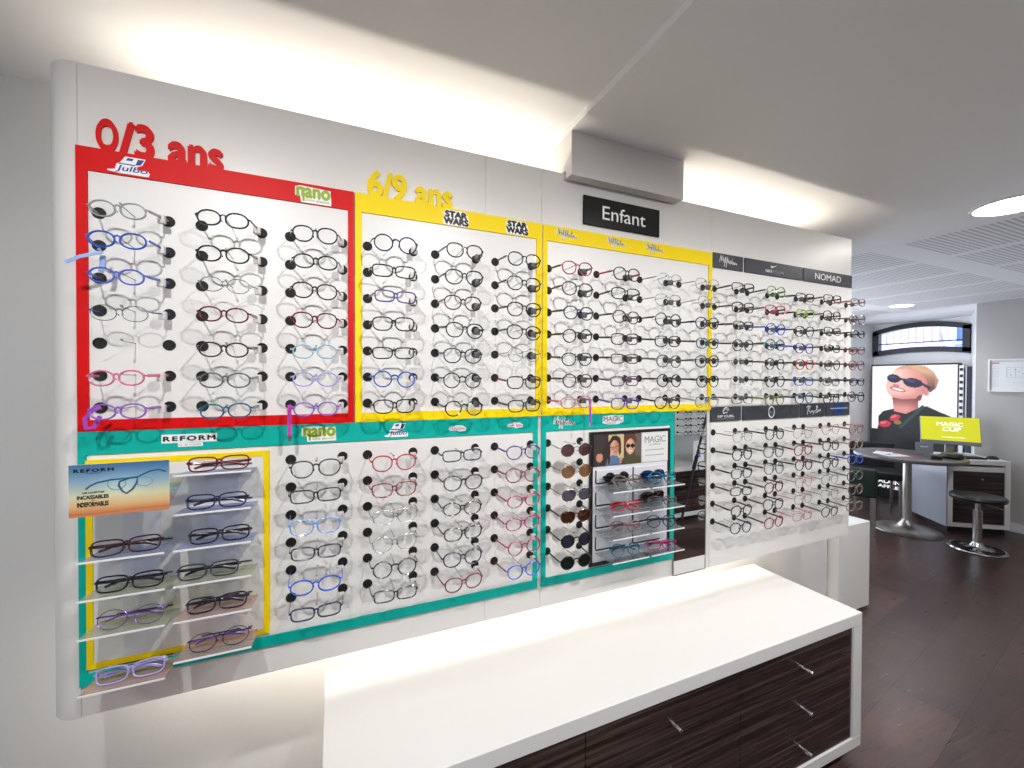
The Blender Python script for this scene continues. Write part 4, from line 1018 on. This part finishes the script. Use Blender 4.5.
# desk
ang = math.atan2(1.79-2.09, 6.08-5.67)
dk = thing('desk_unit', 'white desk unit with dark drawers behind the black stool', 'desk', (5.67, 2.09, 0), (0, 0, ang))
L2, D2, HT = .508, .50, .735
mb = MB()
mb.box(0, L2, 0, D2, HT-.045, HT, .002, 1); mb.box(0, L2, 0, D2, .06, .10, .002, 1); mb.box(0, .042, .0005, D2, .10, HT-.045); mb.box(L2-.042, L2, .0005, D2, .10, HT-.045); mb.box(.042, L2-.042, D2-.02, D2, .10, HT-.045)
mb.box(.042, L2-.042, .012, D2-.03, HT-.115, HT-.068)
mb.obj('carcass', WHITE_LACQ, dk, local=True)
MB().box(-.012, -.0005, .0, D2, .06, HT-.002).obj('side_panel', pbr('grey_gloss_panel', (150, 150, 158), .2), dk, local=True)
MB().box(.02, L2-.02, .03, D2-.02, 0, .06).obj('plinth', BLACK, dk, local=True)
for k in range(3):
    z0 = .102+k*.172
    d0 = MB().box(.044, L2-.044, .008, .03, z0, z0+.170, .0008, 1).obj('drawer', EBONY, dk, local=True)
    mb = MB(); mb.lathe([(0, .008), (.007, .008), (.011, -.012), (.009, -.016), (0, -.017)], (L2/2+.02, 0, z0+.10), 12, 'Y'); mb.obj('knob', CHROME, d0, smooth=True, local=True)
ct, sn = math.cos(ang), math.sin(ang)
def dpt(u, v, z): return (5.67+u*ct-v*sn, 2.09+u*sn+v*ct, z)
mo = thing('monitor', 'computer monitor with a yellow green MAGIC CLIP screen on the desk', 'monitor', dpt(.215, .30, HT), (0, 0, math.radians(-62)))
TI = Matrix.Translation((0, 0, .115)) @ Matrix.Rotation(math.radians(-20), 4, 'X')
def tilt(mb): bmesh.ops.transform(mb.bm, matrix=TI, verts=mb.bm.verts); return mb
tilt(MB().box(-.226, .226, 0, .035, 0, .30, .004, 1)).obj('casing', pbr('grey_casing', (112, 112, 118), .4), mo, local=True)
tilt(MB().box(-.221, .221, -.0012, 0, .035, .296)).obj('screen', emitter('lit_screen', (178, 178, 22), .75), mo, local=True)
for s, x0, x1, z0, z1 in (('MAGIC', -.095, .10, .198, .238), ('CLIP', -.055, .085, .142, .184), ('la nouvelle collection', -.06, .11, .07, .082)):
    me = text_mesh(s, x0, x1, z0, z1, -.0012, .0006, bold=.022); me.transform(TI)
    link('screen_lettering', me, emitter('lit_lettering', (225, 236, 240), .7), mo, True)
MB().box(-.035, .035, .05, .07, .012, .17, .003, 1).obj('stand', BRUSHED, mo, local=True)
MB().box(-.11, .11, -.05, .12, 0, .012, .003, 1).obj('foot', BRUSHED, mo, local=True)
kb = thing('keyboard', 'black keyboard on the front of the white desk', 'keyboard', dpt(.21, .10, HT), (0, 0, ang))
MB().box(-.14, .14, -.06, .06, .0, .014, .003, 1).obj('body', BLACK, kb, local=True)
mb = MB()
for r in range(5):
    for c in range(14): mb.box(-.132+c*.019, -.116+c*.019, -.052+r*.021, -.035+r*.021, .014, .018)
mb.obj('keys', pbr('key_black', (34, 34, 36), .5), kb, local=True)
ms = thing('mouse', 'black computer mouse at the right end of the white desk', 'mouse', dpt(.43, .10, HT), (0, 0, ang))
mb = MB(); mb.lathe([(0, .034), (.5, .031), (.85, .02), (1, .004), (1, 0), (0, 0)], (0, 0, 0), 24)
for v in mb.bm.verts: v.co.x *= .055; v.co.y *= .032
mb.obj('body', BLACK, ms, smooth=True, local=True)
MB().box(-.03, -.012, -.003, .003, .028, .036, .001, 1).obj('wheel', TAGD, ms, local=True)

# stool
so = thing('stool', 'black round swivel stool on a chrome disc base', 'stool', (5.335, 1.768, 0))
mb = MB(); mb.lathe([(0, .445), (.155, .445), (.178, .455), (.184, .475), (.176, .492), (.12, .498), (0, .496)], (5.335, 1.768, 0), 48); mb.obj('seat', pbr('black_leather', (30, 30, 36), .35, bump=.1), so, smooth=True)
mb = MB(); mb.lathe([(0, 0), (.186, 0), (.190, .008), (.184, .016), (.165, .018), (.15, .014), (.09, .02), (.05, .035), (.036, .06), (.033, .07), (0, .07)], (5.335, 1.768, 0), 48); mb.obj('base', CHROME, so, smooth=True)
mb = MB(); mb.lathe([(.031, .07), (.031, .36), (.018, .362), (.018, .445)], (5.335, 1.768, 0), 24); mb.obj('column', CHROME, so, smooth=True)
mb = MB(); mb.tube([(5.335, 1.768, .425), (5.39, 1.66, .40), (5.405, 1.63, .385)], .005, 8); mb.obj('lever', CHROME, so, smooth=True)

# chairs
def chair(label, loc, rz, mat, hb=.20):
    t = thing('chair', label, 'chair', loc, (0, 0, rz), group=None)
    mb = MB(); mb.box(-.22, .22, -.22, .22, .37, .46, .025, 3); mb.obj('seat', mat, t, smooth=True, local=True)
    mb = MB(); mb.box(-.22, .22, -.245, -.185, .38, .46+hb, .02, 3); mb.obj('backrest', mat, t, smooth=True, local=True)
    for sx in (-1, 1):
        for sy in (-1, 1):
            MB().box(sx*.20-.014, sx*.20+.014, sy*.20-.014, sy*.20+.014, 0, .372, .002, 1).obj('leg', BRUSHED, t, local=True)
    return t
chair('dark green padded chair on steel legs at the left of the round table', (4.93, 2.585, 0), math.radians(-62), pbr('dark_green_leather', (24, 44, 38), .4, bump=.1))
c2 = chair('black padded chair behind the round table in front of the poster', (5.98, 2.86, 0), math.radians(125), pbr('black_fabric', (18, 18, 22), .6, bump=.1), .30)

# ------------------------------------------------------------------ ceiling lights
DISC = emitter('lamp_diffuser', (255, 252, 246), 22)
def downlight(label, x, y, z, r, watts, col=(1, .985, .97), aim=0, size=120):
    t = thing('ceiling_light', label, 'ceiling light', (x, y, z), group='round recessed ceiling lights')
    mb = MB(); mb.lathe([(r, 0), (r+.014, 0), (r+.013, -.004), (r, -.005)], (x, y, z), 40); mb.obj('rim', SILLW, t, smooth=True)
    mb = MB(); mb.lathe([(0, -.0015), (r, -.0015), (r, -.0005), (0, -.0005)], (x, y, z), 40); mb.obj('diffuser', DISC, t)
    ld = bpy.data.lights.new('lamp', 'SPOT'); ld.spot_size = math.radians(size); ld.spot_blend = .7; ld.shadow_soft_size = .018; ld.energy = watts; ld.color = col
    lo = bpy.data.objects.new('lamp', ld); COL.objects.link(lo); lo.parent = t; lo.location = (0, 0, -.03); lo.rotation_euler = (math.radians(aim), 0, 0)
    return t
KW = 1.0
downlight('round ceiling light above the aisle facing the red board', -.40, .0, CZ+.022, .06, 37*KW, aim=32, size=123)
downlight('round ceiling light above the aisle facing the Enfant sign', .50, -.02, CZ+.022, .06, 37*KW, aim=32, size=123)
downlight('round ceiling light above the aisle facing the brand plates', 1.45, -.10, CZ, .06, 37*KW, aim=32, size=123)
downlight('round ceiling light above the aisle near the end of the panel', 2.35, -.10, CZ, .06, 37*KW, aim=32, size=123)
downlight('large bright oval looking ceiling light at the upper right', 2.96, .875, CZ, .135, 30*KW, size=140)
downlight('small ceiling light in front of the arched window', 5.80, 2.54, CZ, .10, 16*KW, size=140)
downlight('unseen ceiling light added as fill towards the desk', 4.7, .6, CZ, .08, 24*KW, size=140)  # added out of view to fill the far end of the room
downlight('unseen ceiling light added as fill over the aisle towards the street window', -1.6, .0, CZ+.022, .06, 20*KW, size=140)  # another added fill lamp, outside the camera view

def strip(name, x, y, z, sx, sy, up, watts, col=(1, .91, .78)):
    ld = bpy.data.lights.new(name, 'AREA'); ld.shape = 'RECTANGLE'; ld.size = sx; ld.size_y = sy; ld.energy = watts; ld.color = col
    lo = bpy.data.objects.new(name, ld); COL.objects.link(lo); lo.parent = dp; lo.location = Vector((x, y, z))-cum(dp)
    lo.rotation_euler = (PI if up else math.radians(48), 0, 0)
strip('cove_lamp', .90, 1.41, 2.142, 2.75, .02, True, 7)
strip('cove_lamp', .90, 1.475, .788, 2.75, .02, False, 13)

# ------------------------------------------------------------------ world and view
w = bpy.data.worlds.new('world'); sc.world = w; w.use_nodes = True
bg = w.node_tree.nodes['Background']; bg.inputs[0].default_value = (.78, .87, 1, 1); bg.inputs[1].default_value = 3.4
sc.view_settings.view_transform = 'Standard'; sc.view_settings.look = 'None'; sc.view_settings.gamma = 1; sc.view_settings.use_curve_mapping = False
sc.view_settings.exposure = .33
cy = sc.cycles
cy.use_denoising = True; cy.denoising_prefilter = 'ACCURATE'; cy.use_adaptive_sampling = False; cy.max_bounces = 8; cy.diffuse_bounces = 4; cy.glossy_bounces = 4; cy.transparent_max_bounces = 24; cy.transmission_bounces = 6
cy.sample_clamp_indirect = 4; cy.caustics_reflective = False; cy.caustics_refractive = False
